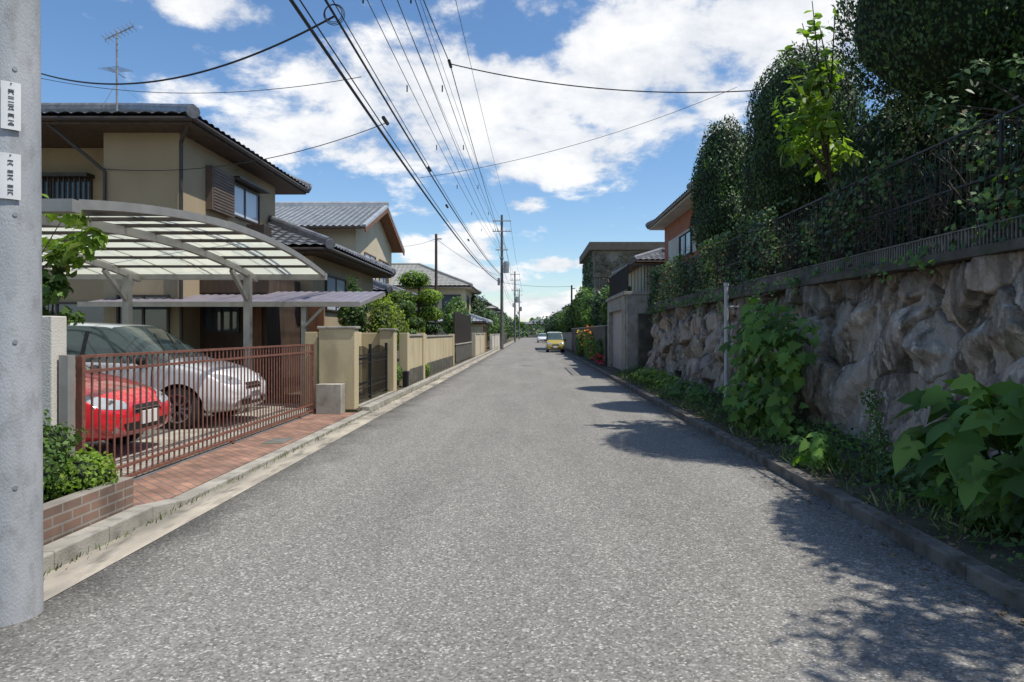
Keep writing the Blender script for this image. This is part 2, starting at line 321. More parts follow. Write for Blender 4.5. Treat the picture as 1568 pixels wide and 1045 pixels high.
cam=bpy.data.cameras.new('camera'); co=bpy.data.objects.new('camera',cam); sc.collection.objects.link(co); sc.camera=co
co.location=(0,0,1.6); co.rotation_euler=(math.radians(90),0,0); cam.lens=24; cam.sensor_width=36; cam.shift_x=-28/1568; cam.shift_y=-12.5/1568; cam.clip_end=6000; cam.clip_start=.05

# ------------------------------------------------------------ ground / road
mb=MB(); mb.poly([(-2500,-300,0),(2500,-300,0),(2500,4000,0),(-2500,4000,0)]); mb.build('ground',M_ground)
mb=MB(); mb.poly([(-2.88,-8,.004),(2.8,-8,.004),(2.8,420,.004),(-2.88,420,.004)]); mb.poly([(-25,-8,.004),(-2.88,-8,.004),(-2.88,3.95,.004),(-25,3.95,.004)])
mb.build('road',M_asph)
mb=MB(); mb.poly([(-3.2,3.95,.008),(-2.88,3.95,.008),(-2.88,200,.008),(-3.2,200,.008)]); mb.build('gutter_pavement',M_gutter)
mb=MB()
y=4.0
while y<5.5: mb.box(-3.37,-3.2,y,y+.595,-.1,.13); y+=.6
mb.add([(-3.37,5.8,-.1),(-3.2,5.8,-.1),(-3.2,6.4,-.1),(-3.37,6.4,-.1),(-3.37,5.8,.13),(-3.2,5.8,.13),(-3.2,6.4,.05),(-3.37,6.4,.05)],[(0,3,2,1),(4,5,6,7),(0,1,5,4),(1,2,6,5),(2,3,7,6),(3,0,4,7)])
y=6.41
while y<13.2: mb.box(-3.37,-3.2,y,y+.595,-.1,.05); y+=.6
while y<150: mb.box(-3.37,-3.2,y,y+.595,-.1,.13); y+=.6
mb.build('kerb',M_conc,bevel=.012)
mb=MB(); y=-4
while y<150: mb.box(2.8,2.95,y,y+.596,-.1,.11); y+=.6
mb.build('kerb',M_kerbD,bevel=.012)
M_bpave=brickmat('brick_paving',(.33,.175,.12),(.21,.12,.088),(.14,.115,.09),'xy',1,.2,.1,math.radians(45),.008)
mb=MB(); mb.box(-4.2,-3.37,5.72,13.25,-.05,.055); mb.build('brick_pavement',M_bpave)
mb=MB(); mb.box(-3.75,-3.45,9.5,10.0,.05,.0595); mb.build('drain_cover',M_grille)
mb=MB(); mb.cyl((-.2,33,0),(-.2,33,.009),.3,n=24); mb.build('manhole_cover',M_grille)
mb=MB(); mb.box(-30,-4.2,5.9,14.3,-.05,.12); mb.build('driveway',M_conc)
mb=MB(); mb.box(-40,-3.6,14.3,140,-.05,.13); mb.box(-3.6,-3.37,13.3,140,-.05,.1); mb.build('garden_ground',M_soil)
ny,nx=400,10
Y=np.linspace(-4,25,ny); X=np.linspace(2.95,4.2,nx); YY,XX=np.meshgrid(Y,X,indexing='ij')
ZZ=.085+.14*(XX-2.95)+(.03*np.sin(YY*2.3+XX*4)+.02*np.sin(YY*6.1))*np.clip((XX-2.95)*3,0,1)+rng.normal(size=XX.shape)*.006
V=np.stack([XX,YY,ZZ],-1).reshape(-1,3); I=np.arange(ny*nx).reshape(ny,nx)
F=np.stack([I[:-1,:-1],I[:-1,1:],I[1:,1:],I[1:,:-1]],-1).reshape(-1,4)
npmesh('verge_soil',V,F[:,::-1],M_soil,smooth=True)
mb=MB(); mb.box(4.62,60,-8,78,-.1,2.3); mb.build('terrace_ground',M_soil)
mb=MB(); mb.box(2.95,4.6,25,140,-.05,.1); mb.build('verge_ground',M_soil)

# ------------------------------------------------------------ stone retaining wall (large split granite blocks)
def stonewall():
    y0,y1,h=2.0,24.8,2.35
    ny,nz=1600,160
    u=np.linspace(0,1,ny)**1.25; Y=y0+(y1-y0)*u; Z=np.linspace(0,h,nz)
    YY,ZZ=np.meshgrid(Y,Z,indexing='ij'); 
    r=np.random.default_rng(31); seeds=[]
    yy=y0-.5; 
    while yy<y1+.8:
        wdt=r.uniform(.6,1.15); zz=r.uniform(-.4,.1)
        while zz<h+.3:
            hh=r.uniform(.5,1.2); seeds.append((yy+r.uniform(-.3,.3),zz+hh/2)); zz+=hh
            if r.random()<.3: seeds.append((yy+r.uniform(-.5,.5),zz+r.uniform(-.15,.15)))
        yy+=wdt
    S=np.array(seeds); K=len(S)
    asp=r.uniform(.75,1.25,K); tilt=r.normal(size=(K,2))*.20; off=r.uniform(-.06,.10,K); rot=r.uniform(-.6,.6,K)
    fc=[(r.normal(size=(K,2))*.75,r.uniform(.02,.12,K)) for _ in range(4)]
    P=np.stack([YY.ravel(),ZZ.ravel()],1)
    Pw=P+.018*np.stack([np.sin(P[:,1]*11+P[:,0]*4),np.sin(P[:,0]*13+P[:,1]*3)],1)+.01*np.stack([np.sin(P[:,1]*37+P[:,0]*9),np.sin(P[:,0]*31+P[:,1]*17)],1)
    disp=np.zeros(len(P)); cell=np.zeros(len(P)); gr=np.zeros(len(P))
    CH=20000
    for a in range(0,len(P),CH):
        p=Pw[a:a+CH]; d=p[:,None,:]-S[None]; c,s=np.cos(rot),np.sin(rot)
        dx=(d[...,0]*c+d[...,1]*s)*asp; dz=(-d[...,0]*s+d[...,1]*c)/asp
        dd=np.sqrt(dx*dx+dz*dz)*.55+.45*np.maximum(abs(dx),abs(dz))
        o=np.argpartition(dd,2,axis=1)[:,:2]; dv=np.take_along_axis(dd,o,1); sw=dv[:,0]>dv[:,1]; 
        i1=np.where(sw,o[:,1],o[:,0]); e=np.abs(dv[:,1]-dv[:,0])
        dl=p-S[i1]
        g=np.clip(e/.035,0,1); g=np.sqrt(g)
        fac=(tilt[i1]*dl).sum(1)
        for tv,to in fc: fac=np.minimum(fac,to[i1]+(tv[i1]*dl).sum(1))     # planar split faces meeting in sharp arrises
        disp[a:a+CH]=off[i1]+np.clip(fac,-.20,.2)+.11*g
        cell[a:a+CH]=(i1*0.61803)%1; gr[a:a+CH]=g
    def rid(p,f,sd):
        rr=np.random.default_rng(sd); o=0
        for i in range(5):
            w=rr.normal(size=2)*f*(1.5**i); o=o+np.abs(np.sin(p@w+rr.uniform(0,6)))/(1.5**i)
        return o
    disp+=.022*rid(P*np.array([1.5,.5]),6,3)-.03+.012*rid(P*np.array([1.2,.7]),26,4)+rng.normal(size=len(P))*.002
    X=4.20+.14*P[:,1]-disp
    V=np.stack([X,P[:,0],P[:,1]],1)
    top=(P[:,1]>h-1e-6); V[top,0]=4.7
    I=np.arange(ny*nz).reshape(ny,nz); F=np.stack([I[:-1,:-1],I[:-1,1:],I[1:,1:],I[1:,:-1]],-1).reshape(-1,4)
    m,nt,b=newmat('granite_rocks'); b.inputs['Roughness'].default_value=.88; b.inputs['Specular IOR Level'].default_value=.25
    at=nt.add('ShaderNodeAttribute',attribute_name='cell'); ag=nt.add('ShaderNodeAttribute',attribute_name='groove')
    rp=nt.add('ShaderNodeValToRGB'); e=rp.color_ramp.elements; e[0].color=(.34,.265,.20,1); e[1].color=(.54,.42,.325,1); e[1].position=1
    for p,c in((.3,(.40,.34,.28,1)),(.55,(.50,.38,.29,1)),(.8,(.36,.32,.28,1))): x=e.new(p); x.color=c
    nt.link(at.outputs['Fac'],rp.inputs['Fac'])
    tc=nt.add('ShaderNodeTexCoord'); 
    def noise(s,sc_,det,lo,hi,a,b_):
        mp=nt.add('ShaderNodeMapping'); mp.inputs['Scale'].default_value=sc_; nt.link(tc.outputs['Object'],mp.inputs[0])
        n=nt.add('ShaderNodeTexNoise'); n.inputs['Scale'].default_value=s; n.inputs['Detail'].default_value=det; n.inputs['Roughness'].default_value=.65; nt.link(mp.outputs[0],n.inputs['Vector'])
        r=nt.add('ShaderNodeMapRange'); r.inputs['From Min'].default_value=lo; r.inputs['From Max'].default_value=hi; r.inputs['To Min'].default_value=a; r.inputs['To Max'].default_value=b_; nt.link(n.outputs['Fac'],r.inputs['Value'])
        return r.outputs[0],n.outputs['Fac']
    def mixc(fac,A,col):
        m=nt.add('ShaderNodeMix',data_type='RGBA'); nt.link(fac,m.inputs['Factor']); nt.link(A,m.inputs['A']); m.inputs['B'].default_value=col; return m.outputs['Result']
    c=rp.outputs[0]
    f,_=noise(3.2,(1,1,.16),6,.49,.60,0,.85); c=mixc(f,c,(.085,.065,.052,1))
    f,_=noise(7,(1,1,.45),5,.55,.66,0,.8); c=mixc(f,c,(.70,.62,.52,1))
    f,_=noise(2.2,(1,1,1),5,.58,.68,0,.45); c=mixc(f,c,(.12,.125,.07,1))
    f,_=noise(60,(1,1,1),2,.4,.7,0,.3); c=mixc(f,c,(.18,.145,.115,1))
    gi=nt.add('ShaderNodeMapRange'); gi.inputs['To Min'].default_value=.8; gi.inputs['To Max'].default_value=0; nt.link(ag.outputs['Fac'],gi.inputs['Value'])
    c=mixc(gi.outputs[0],c,(.045,.036,.027,1))  # crevice shade painted into the joint colour, along with dirt
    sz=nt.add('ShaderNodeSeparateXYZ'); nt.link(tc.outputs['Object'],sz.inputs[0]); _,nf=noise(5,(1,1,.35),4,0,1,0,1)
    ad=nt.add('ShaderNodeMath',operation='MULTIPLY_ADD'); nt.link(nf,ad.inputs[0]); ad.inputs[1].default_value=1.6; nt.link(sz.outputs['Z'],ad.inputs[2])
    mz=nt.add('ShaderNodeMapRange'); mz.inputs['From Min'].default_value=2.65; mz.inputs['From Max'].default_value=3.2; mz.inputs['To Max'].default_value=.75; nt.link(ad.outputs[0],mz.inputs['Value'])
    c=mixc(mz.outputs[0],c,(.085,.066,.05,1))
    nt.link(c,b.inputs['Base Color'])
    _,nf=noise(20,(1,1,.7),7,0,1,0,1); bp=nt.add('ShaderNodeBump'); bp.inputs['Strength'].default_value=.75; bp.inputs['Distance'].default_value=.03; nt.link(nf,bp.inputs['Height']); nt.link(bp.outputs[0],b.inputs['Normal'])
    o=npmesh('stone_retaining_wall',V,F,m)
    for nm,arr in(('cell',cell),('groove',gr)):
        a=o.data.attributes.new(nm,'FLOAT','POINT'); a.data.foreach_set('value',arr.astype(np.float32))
    mb=MB(); mb.box(4.3,4.66,2,24.8,2.34,2.44); c=mb.build('coping',M_concD,o,bevel=.01)
    mb=MB(); mb.box(3.9,4.7,24.5,24.79,-.1,2.3); mb.build('end_return',M_concD,o)
stonewall()
g=empty('metal_fence'); mb=MB()
y=2.5
while y<25:
    mb.cyl((4.42,y,2.42),(4.42,y,3.66),.022,n=6); y+=1.95
for z in (2.5,3.1,3.64): mb.beam((4.42,2.5,z),(4.42,25,z),.022,.022)
y=2.5
while y<25: mb.cyl((4.42,y,2.48),(4.42,y,3.64),.005,n=4,caps=False); y+=.09
mb.build('bars',M_black,g)
g=empty('low_grille_fence'); mb=MB()
y=2.5
while y<25: mb.box(4.33,4.345,y,y+.022,2.42,2.62); y+=.055
mb.beam((4.337,2.5,2.63),(4.337,25,2.63),.03,.015)
mb.build('grille',M_grille,g)
mb=MB(); mb.cyl((3.76,13.1,.0),(3.76,13.1,2.5),.04,n=10); mb.cyl((3.76,13.1,2.5),(3.76,13.1,2.56),.05,n=10); mb.cyl((3.76,13.1,2.1),(4.0,13.1,2.1),.02); mb.build('vent_pipe',mat('pvc_grey',(.5,.5,.49),(.42,.42,.41),5,.5),smooth=True)

# ------------------------------------------------------------ right vegetation
def conifer(c,rad,n,ls,seed,amp=.06,trunk=True,name='trimmed_conifer',extra=()):
    g=empty(name)
    parts=[(c,rad,1.0)]+list(extra)
    for q,(cc,rr,fr) in enumerate(parts):
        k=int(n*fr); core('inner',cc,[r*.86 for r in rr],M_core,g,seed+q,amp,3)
        P,D=crownpts(cc,rr,k,seed+q,amp,3,.07); N=D+rng.normal(size=D.shape)*.55
        scatter('foliage',P,N,rng.uniform(.6,1.3,k)*ls,DIA,L_con,g,tip=D*.3+np.array([0,0,1])+rng.normal(size=D.shape)*.3)
        k=k//14; P,D=crownpts(cc,[r*1.03 for r in rr],k,seed+q,amp,3,.0); scatter('sprigs',P,D+rng.normal(size=D.shape)*.8,rng.uniform(.8,1.8,k)*ls,DIA*np.array([.5,1,1]),L_mid,g,tip=D+np.array([0,0,.6]))
    if trunk:
        mb=MB(); mb.cyl((c[0],c[1],2.2),(c[0],c[1],c[2]),.13,.07); mb.build('trunk',M_bark,g,smooth=True)
conifer((6.05,9.0,6.1),(1.85,1.7,1.8),26000,.062,1,.10,extra=[((6.9,8.2,5.0),(1.3,1.4,1.2),.4)])
conifer((5.6,14,5.85),(1.15,1.25,1.55),15000,.068,2,.11,extra=[((5.5,14.1,4.9),(1.08,1.2,1.25),.6)])
conifer((5.3,18.6,5.5),(.85,1.2,1.85),11000,.078,3,.12,extra=[((5.2,18.4,4.6),(.82,1.1,1.2),.5)])
conifer((6.0,4.6,5.2),(1.3,1.6,1.7),7000,.09,4,.15)
conifer((6.5,11.6,4.2),(1.1,1.2,1.5),7000,.08,5,.15)
def broadleaf(name,base,center,rad,k,cr,n,ls,mt,seed,tmp=OVAL,tr=.08,flat=.7):
    g=empty(name); P,N,C=clusters(center,rad,k,cr,n,seed,flat)
    scatter('leaves',P,N,rng.uniform(.6,1.3,n)*ls,tmp,mt,g)
    mb=MB(); b=Vector(base); c=Vector(center); j=b.lerp(c,.55)
    mb.cyl(b,j,tr,tr*.7); mb.cyl(j,c,tr*.7,tr*.3)
    for q in C:
        q=Vector(q); s=j.lerp(c,random.uniform(0,.9)); m=s.lerp(q,.5)+Vector((0,0,.08)); mb.cyl(s,m,tr*.35,tr*.22,6); mb.cyl(m,q,tr*.22,tr*.08,6)
    mb.build('trunk_and_limbs',M_bark,g,smooth=True)
    return g
g=broadleaf('persimmon_tree',(5.0,10.8,2.3),(4.7,11.0,5.0),(.55,.6,.85),24,.26,560,.19,L_light,5,tr=.05)
mb=MB(); Ps=[];Ts=[]
for (bx,by,bz,tx,ty,tz) in [(4.7,10.9,5.0,4.5,10.9,6.9),(4.75,10.8,5.3,4.78,10.7,6.7),(4.7,10.9,5.0,4.1,11,6.15),(4.8,10.9,5.5,4.62,10.9,6.5),(4.7,10.9,4.9,4.0,10.6,5.6),(4.75,10.8,4.6,4.1,10.5,4.9),(4.7,10.8,5.2,4.3,10.8,6.5)]:
    a=Vector((bx,by,bz)); b_=Vector((tx,ty,tz)); mb.cyl(a,b_,.018,.006,6)
    for i in range(20):
        t=random.uniform(.2,1.02); p=a.lerp(b_,t); Ps.append(p[:]); an=random.uniform(0,6.28); Ts.append((math.cos(an),math.sin(an),random.uniform(-.5,.7)))
mb.build('shoots',M_bark,g); Ps=np.array(Ps);Ts=np.array(Ts); scatter('shoot_leaves',Ps,np.array([0,-.5,1])+rng.normal(size=Ps.shape)*.5,rng.uniform(.13,.24,len(Ps)),OVAL*np.array([1.3,1,1]),L_light,g,tip=Ts)
broadleaf('broadleaf_tree',(5.9,3.2,2.3),(5.9,2.6,5.6),(1.5,1.8,1.2),26,.5,5000,.14,L_mid,6)
broadleaf('broadleaf_tree',(5.6,6.6,2.3),(5.3,7.1,4.0),(.8,1.5,.8),26,.36,3800,.10,L_dark,16,tr=.05)
g=empty('shrub_hedge')
Ps=[];Ns=[]
for i,y in enumerate(np.arange(3.5,25,1.1)):
    c=(5.6+random.uniform(-.15,.35),y,3.0+random.uniform(-.2,.3)); rad=(.75,.8,random.uniform(.8,1.3)); 
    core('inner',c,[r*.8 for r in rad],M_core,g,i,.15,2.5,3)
    P,D=crownpts(c,rad,2000,i,.2,2.5,.14); Ps.append(P);Ns.append(D+rng.normal(size=D.shape)*.6)
P=np.concatenate(Ps); scatter('leaves',P,np.concatenate(Ns),rng.uniform(.05,.12,len(P)),DIA,L_dark,g)
g=empty('ivy'); n=30000
y=rng.uniform(3.5,25,n); z=2.45+1.45*rng.random(n)**.9; x=4.42+rng.normal(size=n)*.09
dens=.5+.5*np.sin(y*1.7+z*1.3)+.45*np.sin(y*4.3-z*3.1+2)+.35*np.sin(z*6+y*.7)
far=np.clip((y-9)/8,0,1)
keep=(dens+far*.6-.35*np.clip(z-3.3,0,1))>rng.uniform(.35,1.7,n)
P=np.stack([x,y,z],1)[keep]; h_=int(len(P)*.6); h2=int(len(P)*.88)
for nm,a,b_,ml in(('leaves',0,h_,L_dark),('leaves_light',h_,h2,L_mid),('leaves_faded',h2,len(P),L_brown)):
    scatter(nm,P[a:b_],np.array([-.8,-.2,.6])+rng.normal(size=(b_-a,3))*.5,rng.uniform(.05,.10,b_-a),DIA*np.array([1.3,1,1]),ml,g)
mb=MB()
for i in range(260):
    y0=3.5+20*rng.random()**1.2; p=Vector((4.40+random.uniform(-.05,.05),y0,2.4+random.uniform(0,.5)))
    for s in range(6):
        q=p+Vector((random.uniform(-.04,.04),random.uniform(-.22,.22),random.uniform(-.02,.28))); q.x=min(max(q.x,4.30),4.52); mb.cyl(p,q,.005,.004,4,caps=False); p=q
mb.build('vine_stems',M_bark,g)
Pv=[]
for i in range(50):
    y0=4+20.5*rng.random()**.7; L=rng.uniform(.08,.3)*(2.2 if rng.random()<.15 else 1); k=int(L*40)+8; t=rng.random(k)
    Pv.append(np.stack([4.12+.12*(1-t)+rng.normal(size=k)*.05,y0+rng.normal(size=k)*.10+.1*np.sin(t*5),2.49-L*t],1))
P=np.concatenate(Pv); scatter('hanging_leaves',P,np.array([-1,-.2,.5])+rng.normal(size=P.shape)*.45,rng.uniform(.045,.085,len(P)),DIA*np.array([1.4,1,1]),L_mid,g)
def bigplant(name,lo,hi,n,s,seed,mt=L_big,nrmv=(-.55,-.35,.75)):
    g=empty(name); r=np.random.default_rng(seed); lo=np.array(lo);hi=np.array(hi); c=(lo+hi)/2; hs_=(hi-lo)/2
    D=nrm(r.normal(size=(n,3))); P=c+D*hs_*(r.uniform(.3,1.05,size=(n,1))**.6)*(1+.22*lump(D,seed,3))[:,None]
    N=np.array(nrmv)+r.normal(size=(n,3))*.42+D*.3
    tip=np.array([-.5,0,-.8])+r.normal(size=(n,3))*.6+D*.5
    scatter('leaves',P,N,r.uniform(.4,1.15,n)*s,LOBE,mt,g,tip=tip)
    mb=MB()
    base=Vector((c[0]+hs_[0]*.6,c[1],lo[2]-.05))
    for i in range(0,n,max(1,n//45)):
        q=Vector(P[i]); b=base+Vector((random.uniform(-.1,.1),random.uniform(-.3,.3)*hs_[1],0)); m=b.lerp(q,.6)+Vector((.08,0,.05)); mb.cyl(b,m,.012,.009,5); mb.cyl(m,q,.009,.004,5)
    mb.build('stems',L_mid,g)
bigplant('mulberry_plant',(3.15,9.0,.75),(4.0,11.6,2.05),430,.20,3)
bigplant('mulberry_plant',(3.1,8.7,.12),(3.7,11.8,1.0),240,.20,13)
bigplant('paulownia_plant',(3.15,4.5,.2),(4.05,6.1,1.25),210,.30,4)
bigplant('paulownia_plant',(3.0,7.3,.1),(3.4,7.9,.5),26,.2,5)
bigplant('wild_shrub',(3.3,4.0,.1),(3.9,6.9,.6),420,.12,9,L_dark)
bigplant('wild_shrub',(3.1,13.6,.1),(3.9,17,.5),380,.13,10,L_mid)
bigplant('wild_shrub',(3.1,17,.1),(3.9,22,.6),380,.14,11,L_light)
bigplant('wild_shrub',(3.9,11.9,1.2),(4.2,13.0,2.3),200,.12,12,L_mid)
g=empty('white_flower_spray'); P=np.stack([3.80+rng.normal(size=170)*.04,7.5+rng.normal(size=170)*.07,.3+rng.random(170)*.65],1); P[:,1]+=(P[:,2]-.6)*.35
scatter('petals',P,rng.normal(size=P.shape)+np.array([-1,-.6,.5]),rng.uniform(.010,.022,170),DIA*np.array([1.6,1,1]),leafmat('petal_white',(.5,.5,.46),(.65,.65,.6),0),g)
P=np.concatenate([P,P])+rng.normal(size=(340,3))*.03; scatter('leaves',P,rng.normal(size=P.shape)+np.array([-1,-.6,.5]),rng.uniform(.03,.06,340),DIA,L_mid,g)
g=empty('verge_weeds'); n=12000
y=3+22*rng.random(n)**1.15; x=2.97+.98*rng.random(n)**.75; m=(.5+.5*np.sin(y*3.1+x*5)+.4*np.sin(y*7.7+1))*1.0>rng.uniform(-.1,1.1,n)
P=np.stack([x,y,.08+.14*(x-2.93)],1)[m]; k=len(P)
scatter('grass',P,np.array([-1,-.5,.3])+rng.normal(size=(k,3))*.8,rng.uniform(.05,.20,k),BLADE*np.array([1.6,1,1]),L_grass,g,tip=np.array([-.1,0,1])+rng.normal(size=(k,3))*.35)
k=6000; y=3+22*rng.random(k)**1.1; x=3.02+.9*rng.random(k)**.6
scatter('weeds',np.stack([x,y,.10+.15*(x-2.93)+rng.random(k)*.22*(x-2.85)],1),np.array([-.3,-.3,1])+rng.normal(size=(k,3))*.5,rng.uniform(.03,.08,k),DIA,L_mid,g)
k=900; y=3+20*rng.random(k)**1.2; x=2.79-np.abs(rng.normal(size=k))*.14
scatter('fallen_leaves',np.stack([x,y,np.full(k,.012)],1),np.array([0,0,1])+rng.normal(size=(k,3))*.2,rng.uniform(.015,.045,k),DIA,L_dry,g)
k=1700; y=3+20*rng.random(k)**1.2; x=2.84+rng.random(k)*.7
scatter('leaf_litter',np.stack([x,y,.12+.15*np.maximum(x-2.95,0)],1),np.array([0,0,1])+rng.normal(size=(k,3))*.3,rng.uniform(.02,.055,k),DIA,L_dry,g)
k=700; y=4+20*rng.random(k); x=-3.2+np.abs(rng.normal(size=k))*.03
scatter('kerb_grass',np.stack([x,y,np.full(k,.008)],1),np.array([1,-.5,.3])+rng.normal(size=(k,3))*.8,rng.uniform(.02,.07,k),BLADE*np.array([2,1,1]),L_grass,g,tip=np.array([.1,0,1])+rng.normal(size=(k,3))*.35)

# ------------------------------------------------------------ roofs
def roof_plane(mb,A,B,C,Dd,mi=0,period=.27,row=.25,wave=.03):
    A,B,C,Dd=[Vector(p) for p in(A,B,C,Dd)]
    eu=(B-A); Lu=eu.length; eu.normalize(); nn=eu.cross(((Dd+C)/2-(A+B)/2)).normalized()
    if nn.z<0: nn=-nn
    Ls=((Dd+C)/2-(A+B)/2).length; nv=max(2,int(Ls/row)); nu=int(Lu/period*5)
    vs=[]; rows=[]
    for j in range(nv):
        rows.append((j/nv,.035)); rows.append(((j+.985)/nv,.0))
    for t,o in rows:
        L=A.lerp(Dd,t); R=B.lerp(C,t)
        for i in range(nu+1):
            p=L.lerp(R,i/nu); u=(p-A).dot(eu); ph=u/period*2*math.pi
            wv=wave*(abs(math.cos(ph/2))*1.4-.6)
            vs.append(p+nn*(o+wv+.02))
    fs=[]
    for j in range(len(rows)-1):
        for i in range(nu):
            a=j*(nu+1)+i; fs.append((a,a+1,a+nu+2,a+nu+1))
    mb.add(vs,fs,mi)
def hip_roof(g,x0,x1,y0,y1,ze,pitch,tile,trim,period=.27,row=.25):
    mb=MB(); w=x1-x0; d=y1-y0; tp=math.tan(math.radians(pitch))
    if w>=d: hgt=d/2*tp; r0=(x0+d/2,(y0+y1)/2,ze+hgt); r1=(x1-d/2,(y0+y1)/2,ze+hgt)
    else: hgt=w/2*tp; r0=((x0+x1)/2,y0+w/2,ze+hgt); r1=((x0+x1)/2,y1-w/2,ze+hgt)
    a,b,c,d_=(x0,y0,ze),(x1,y0,ze),(x1,y1,ze),(x0,y1,ze)
    if w>=d: pl=[(a,b,r1,r0),(b,c,r1,r1),(c,d_,r0,r1),(d_,a,r0,r0)]; hips=[(a,r0),(d_,r0),(b,r1),(c,r1)]
    else: pl=[(a,b,r0,r0),(b,c,r1,r0),(c,d_,r1,r1),(d_,a,r0,r1)]; hips=[(a,r0),(b,r0),(c,r1),(d_,r1)]
    for p in pl: roof_plane(mb,*p,mi=0,period=period,row=row)
    mb.build('roof_tiles',tile,g)
    mb=MB()
    for p,q in hips+[(r0,r1)]:
        p=Vector(p)+Vector((0,0,.07)); q=Vector(q)+Vector((0,0,.07))
        if (p-q).length>.1: mb.beam(p,q,.16,.14); mb.cyl(p+Vector((0,0,.08)),q+Vector((0,0,.08)),.08,n=8)
        mb.cyl(p-(q-p).normalized()*.06 if (q-p).length>.1 else p,p,.13,n=10)
    mb.build('ridge_tiles',tile,g,smooth=True)
    mb=MB(); mb.box(x0+.05,x1-.05,y0+.05,y1-.05,ze-.16,ze-.03); mb.build('eaves',trim,g)
    mb=MB()
    for p,q in((a,b),(b,c),(c,d_),(d_,a)):
        mb.cyl(Vector(p)+Vector((0,0,-.06)),Vector(q)+Vector((0,0,-.06)),.05,n=8)
    mb.build('rain_gutter',M_aluB,g,smooth=True)
def gable_roof_x(g,x0,x1,y0,y1,ze,zr,tile,trim,wall,wx):
    ym=(y0+y1)/2; mb=MB()
    roof_plane(mb,(x0,y0,ze),(x1,y0,ze),(x1,ym,zr),(x0,ym,zr)); roof_plane(mb,(x0,y1,ze),(x1,y1,ze),(x1,ym,zr),(x0,ym,zr))
    mb.build('roof_tiles',tile,g)
    mb=MB(); mb.beam((x0,ym,zr+.08),(x1+.03,ym,zr+.08),.18,.2); mb.cyl((x0,ym,zr+.2),(x1+.05,ym,zr+.2),.09)
    for y in(y0,y1): mb.beam((x1-.06,y,ze+.05),(x1-.06,ym,zr+.05),.16,.12)
    mb.build('ridge_tiles',tile,g)
    mb=MB()
    for y in(y0,y1):
        mb.beam((x1-.02,y,ze-.1),(x1-.02,ym,zr-.1),.05,.24); 
        mb.add([(x0,y,ze-.05),(x1,y,ze-.05),(x1,ym,zr-.05),(x0,ym,zr-.05)],[(0,1,2,3)])
    mb.build('bargeboards',trim,g)
    mb=MB(); t=(ym-y0); yy0=y0+.7;yy1=y1-.7; s=(zr-ze)/t
    mb.poly([(wx+.003,yy0,ze+.7*s-.1-.6),(wx+.003,yy1,ze+.7*s-.1-.6),(wx+.003,yy1,ze+.7*s-.1),(wx+.003,ym,zr-.1),(wx+.003,yy0,ze+.7*s-.1)])
    mb.build('gable_wall',wall,g)
    mb=MB(); mb.cyl((x0,y0-.03,ze-.03),(x1,y0-.03,ze-.03),.05); mb.build('rain_gutter',M_aluB,g,smooth=True)
def window(g,ax,c,dn,a0,a1,z0,z1,gl=None,fr=None,mull=1,shutter=None):
    gl=gl or M_glass; fr=fr or M_aluB
    def bx(mb,u0,u1,v0,v1,d0,d1):
        if ax=='x': mb.box(c+dn*d0,c+dn*d1,u0,u1,v0,v1)
        else: mb.box(u0,u1,c+dn*d0,c+dn*d1,v0,v1)
    mb=MB(); bx(mb,a0+.04,a1-.04,z0+.04,z1-.04,-.02,.015); mb.build('window_glass',gl,g)
    mb=MB(); bx(mb,a0,a1,z1-.045,z1,-.02,.06); bx(mb,a0,a1,z0,z0+.045,-.02,.075); bx(mb,a0,a0+.045,z0+.045,z1-.045,-.02,.06); bx(mb,a1-.045,a1,z0+.045,z1-.045,-.02,.06)
    for i in range(mull):
        m=a0+(a1-a0)*(i+1)/(mull+1); bx(mb,m-.025,m+.025,z0+.045,z1-.045,-.02,.04)
    mb.build('window_frame',fr,g)

# ------------------------------------------------------------ house 1
g=empty('tiled_house')
mb=MB(); mb.box(-9.0,-7.4,14.4,19.8,.1,5.85); mb.box(-20,-9.0,15.6,19.8,.1,5.85); mb.build('walls',M_stuccoH,g)
hip_roof(g,-18,-6.8,13.75,20.9,5.98,19,M_tile,M_wood)
mb=MB(); mb.box(-7.4,-5.9,15.3,17.5,.1,2.9); mb.box(-7.42,-5.85,15.27,15.3,2.5,2.95); mb.build('lower_wing',M_wood,g)
mb=MB(); mb.box(-9.5,-5.6,17.6,24.3,.1,3.68); mb.build('side_wing',M_stuccoH,g)
hip_roof(g,-10.2,-5.0,17.0,24.9,3.75,22,M_tile,M_wood)
window(g,'x',-7.4,1,16.75,18.55,4.5,5.35,M_glassC,M_aluB,1)
mb=MB(); mb.box(-7.4,-7.24,15.55,16.72,4.42,5.42)
for i in range(13): mb.box(-7.24,-7.225,15.6,16.68,4.48+i*.07,4.52+i*.07)
mb.build('shutter_box',mat('shutter_brown',(.14,.10,.075),(.11,.08,.06),4,.6),g)
mb=MB(); mb.box(-7.4,-7.1,16.7,18.65,5.4,5.44); mb.build('window_hood',M_aluB,g)
mb=MB(); mb.cyl((-7.33,14.33,.1),(-7.33,14.33,5.6),.04); mb.cyl((-7.33,14.33,5.6),(-6.9,13.8,5.9),.04); mb.cyl((-8.95,14.35,5.0),(-8.95,14.35,3),.035); mb.cyl((-8.95,14.35,5.0),(-9.8,13.85,5.85),.035); mb.build('downpipes',M_aluB,g,smooth=True)
mb=MB(); mb.box(-12,-9.95,15.3,15.6,5.12,5.2); 
for i in range(16): mb.box(-11.9+i*.12,-11.87+i*.12,15.45,15.48,4.1,5.12)
mb.box(-12,-10,15.42,15.5,4.1,4.16); mb.build('balcony_grille',M_aluB,g)
window(g,'y',15.6,-1,-11.9,-10.0,4.1,5.1,M_glass)
window(g,'y',14.4,-1,-8.7,-7.6,.5,2.4,M_glass)
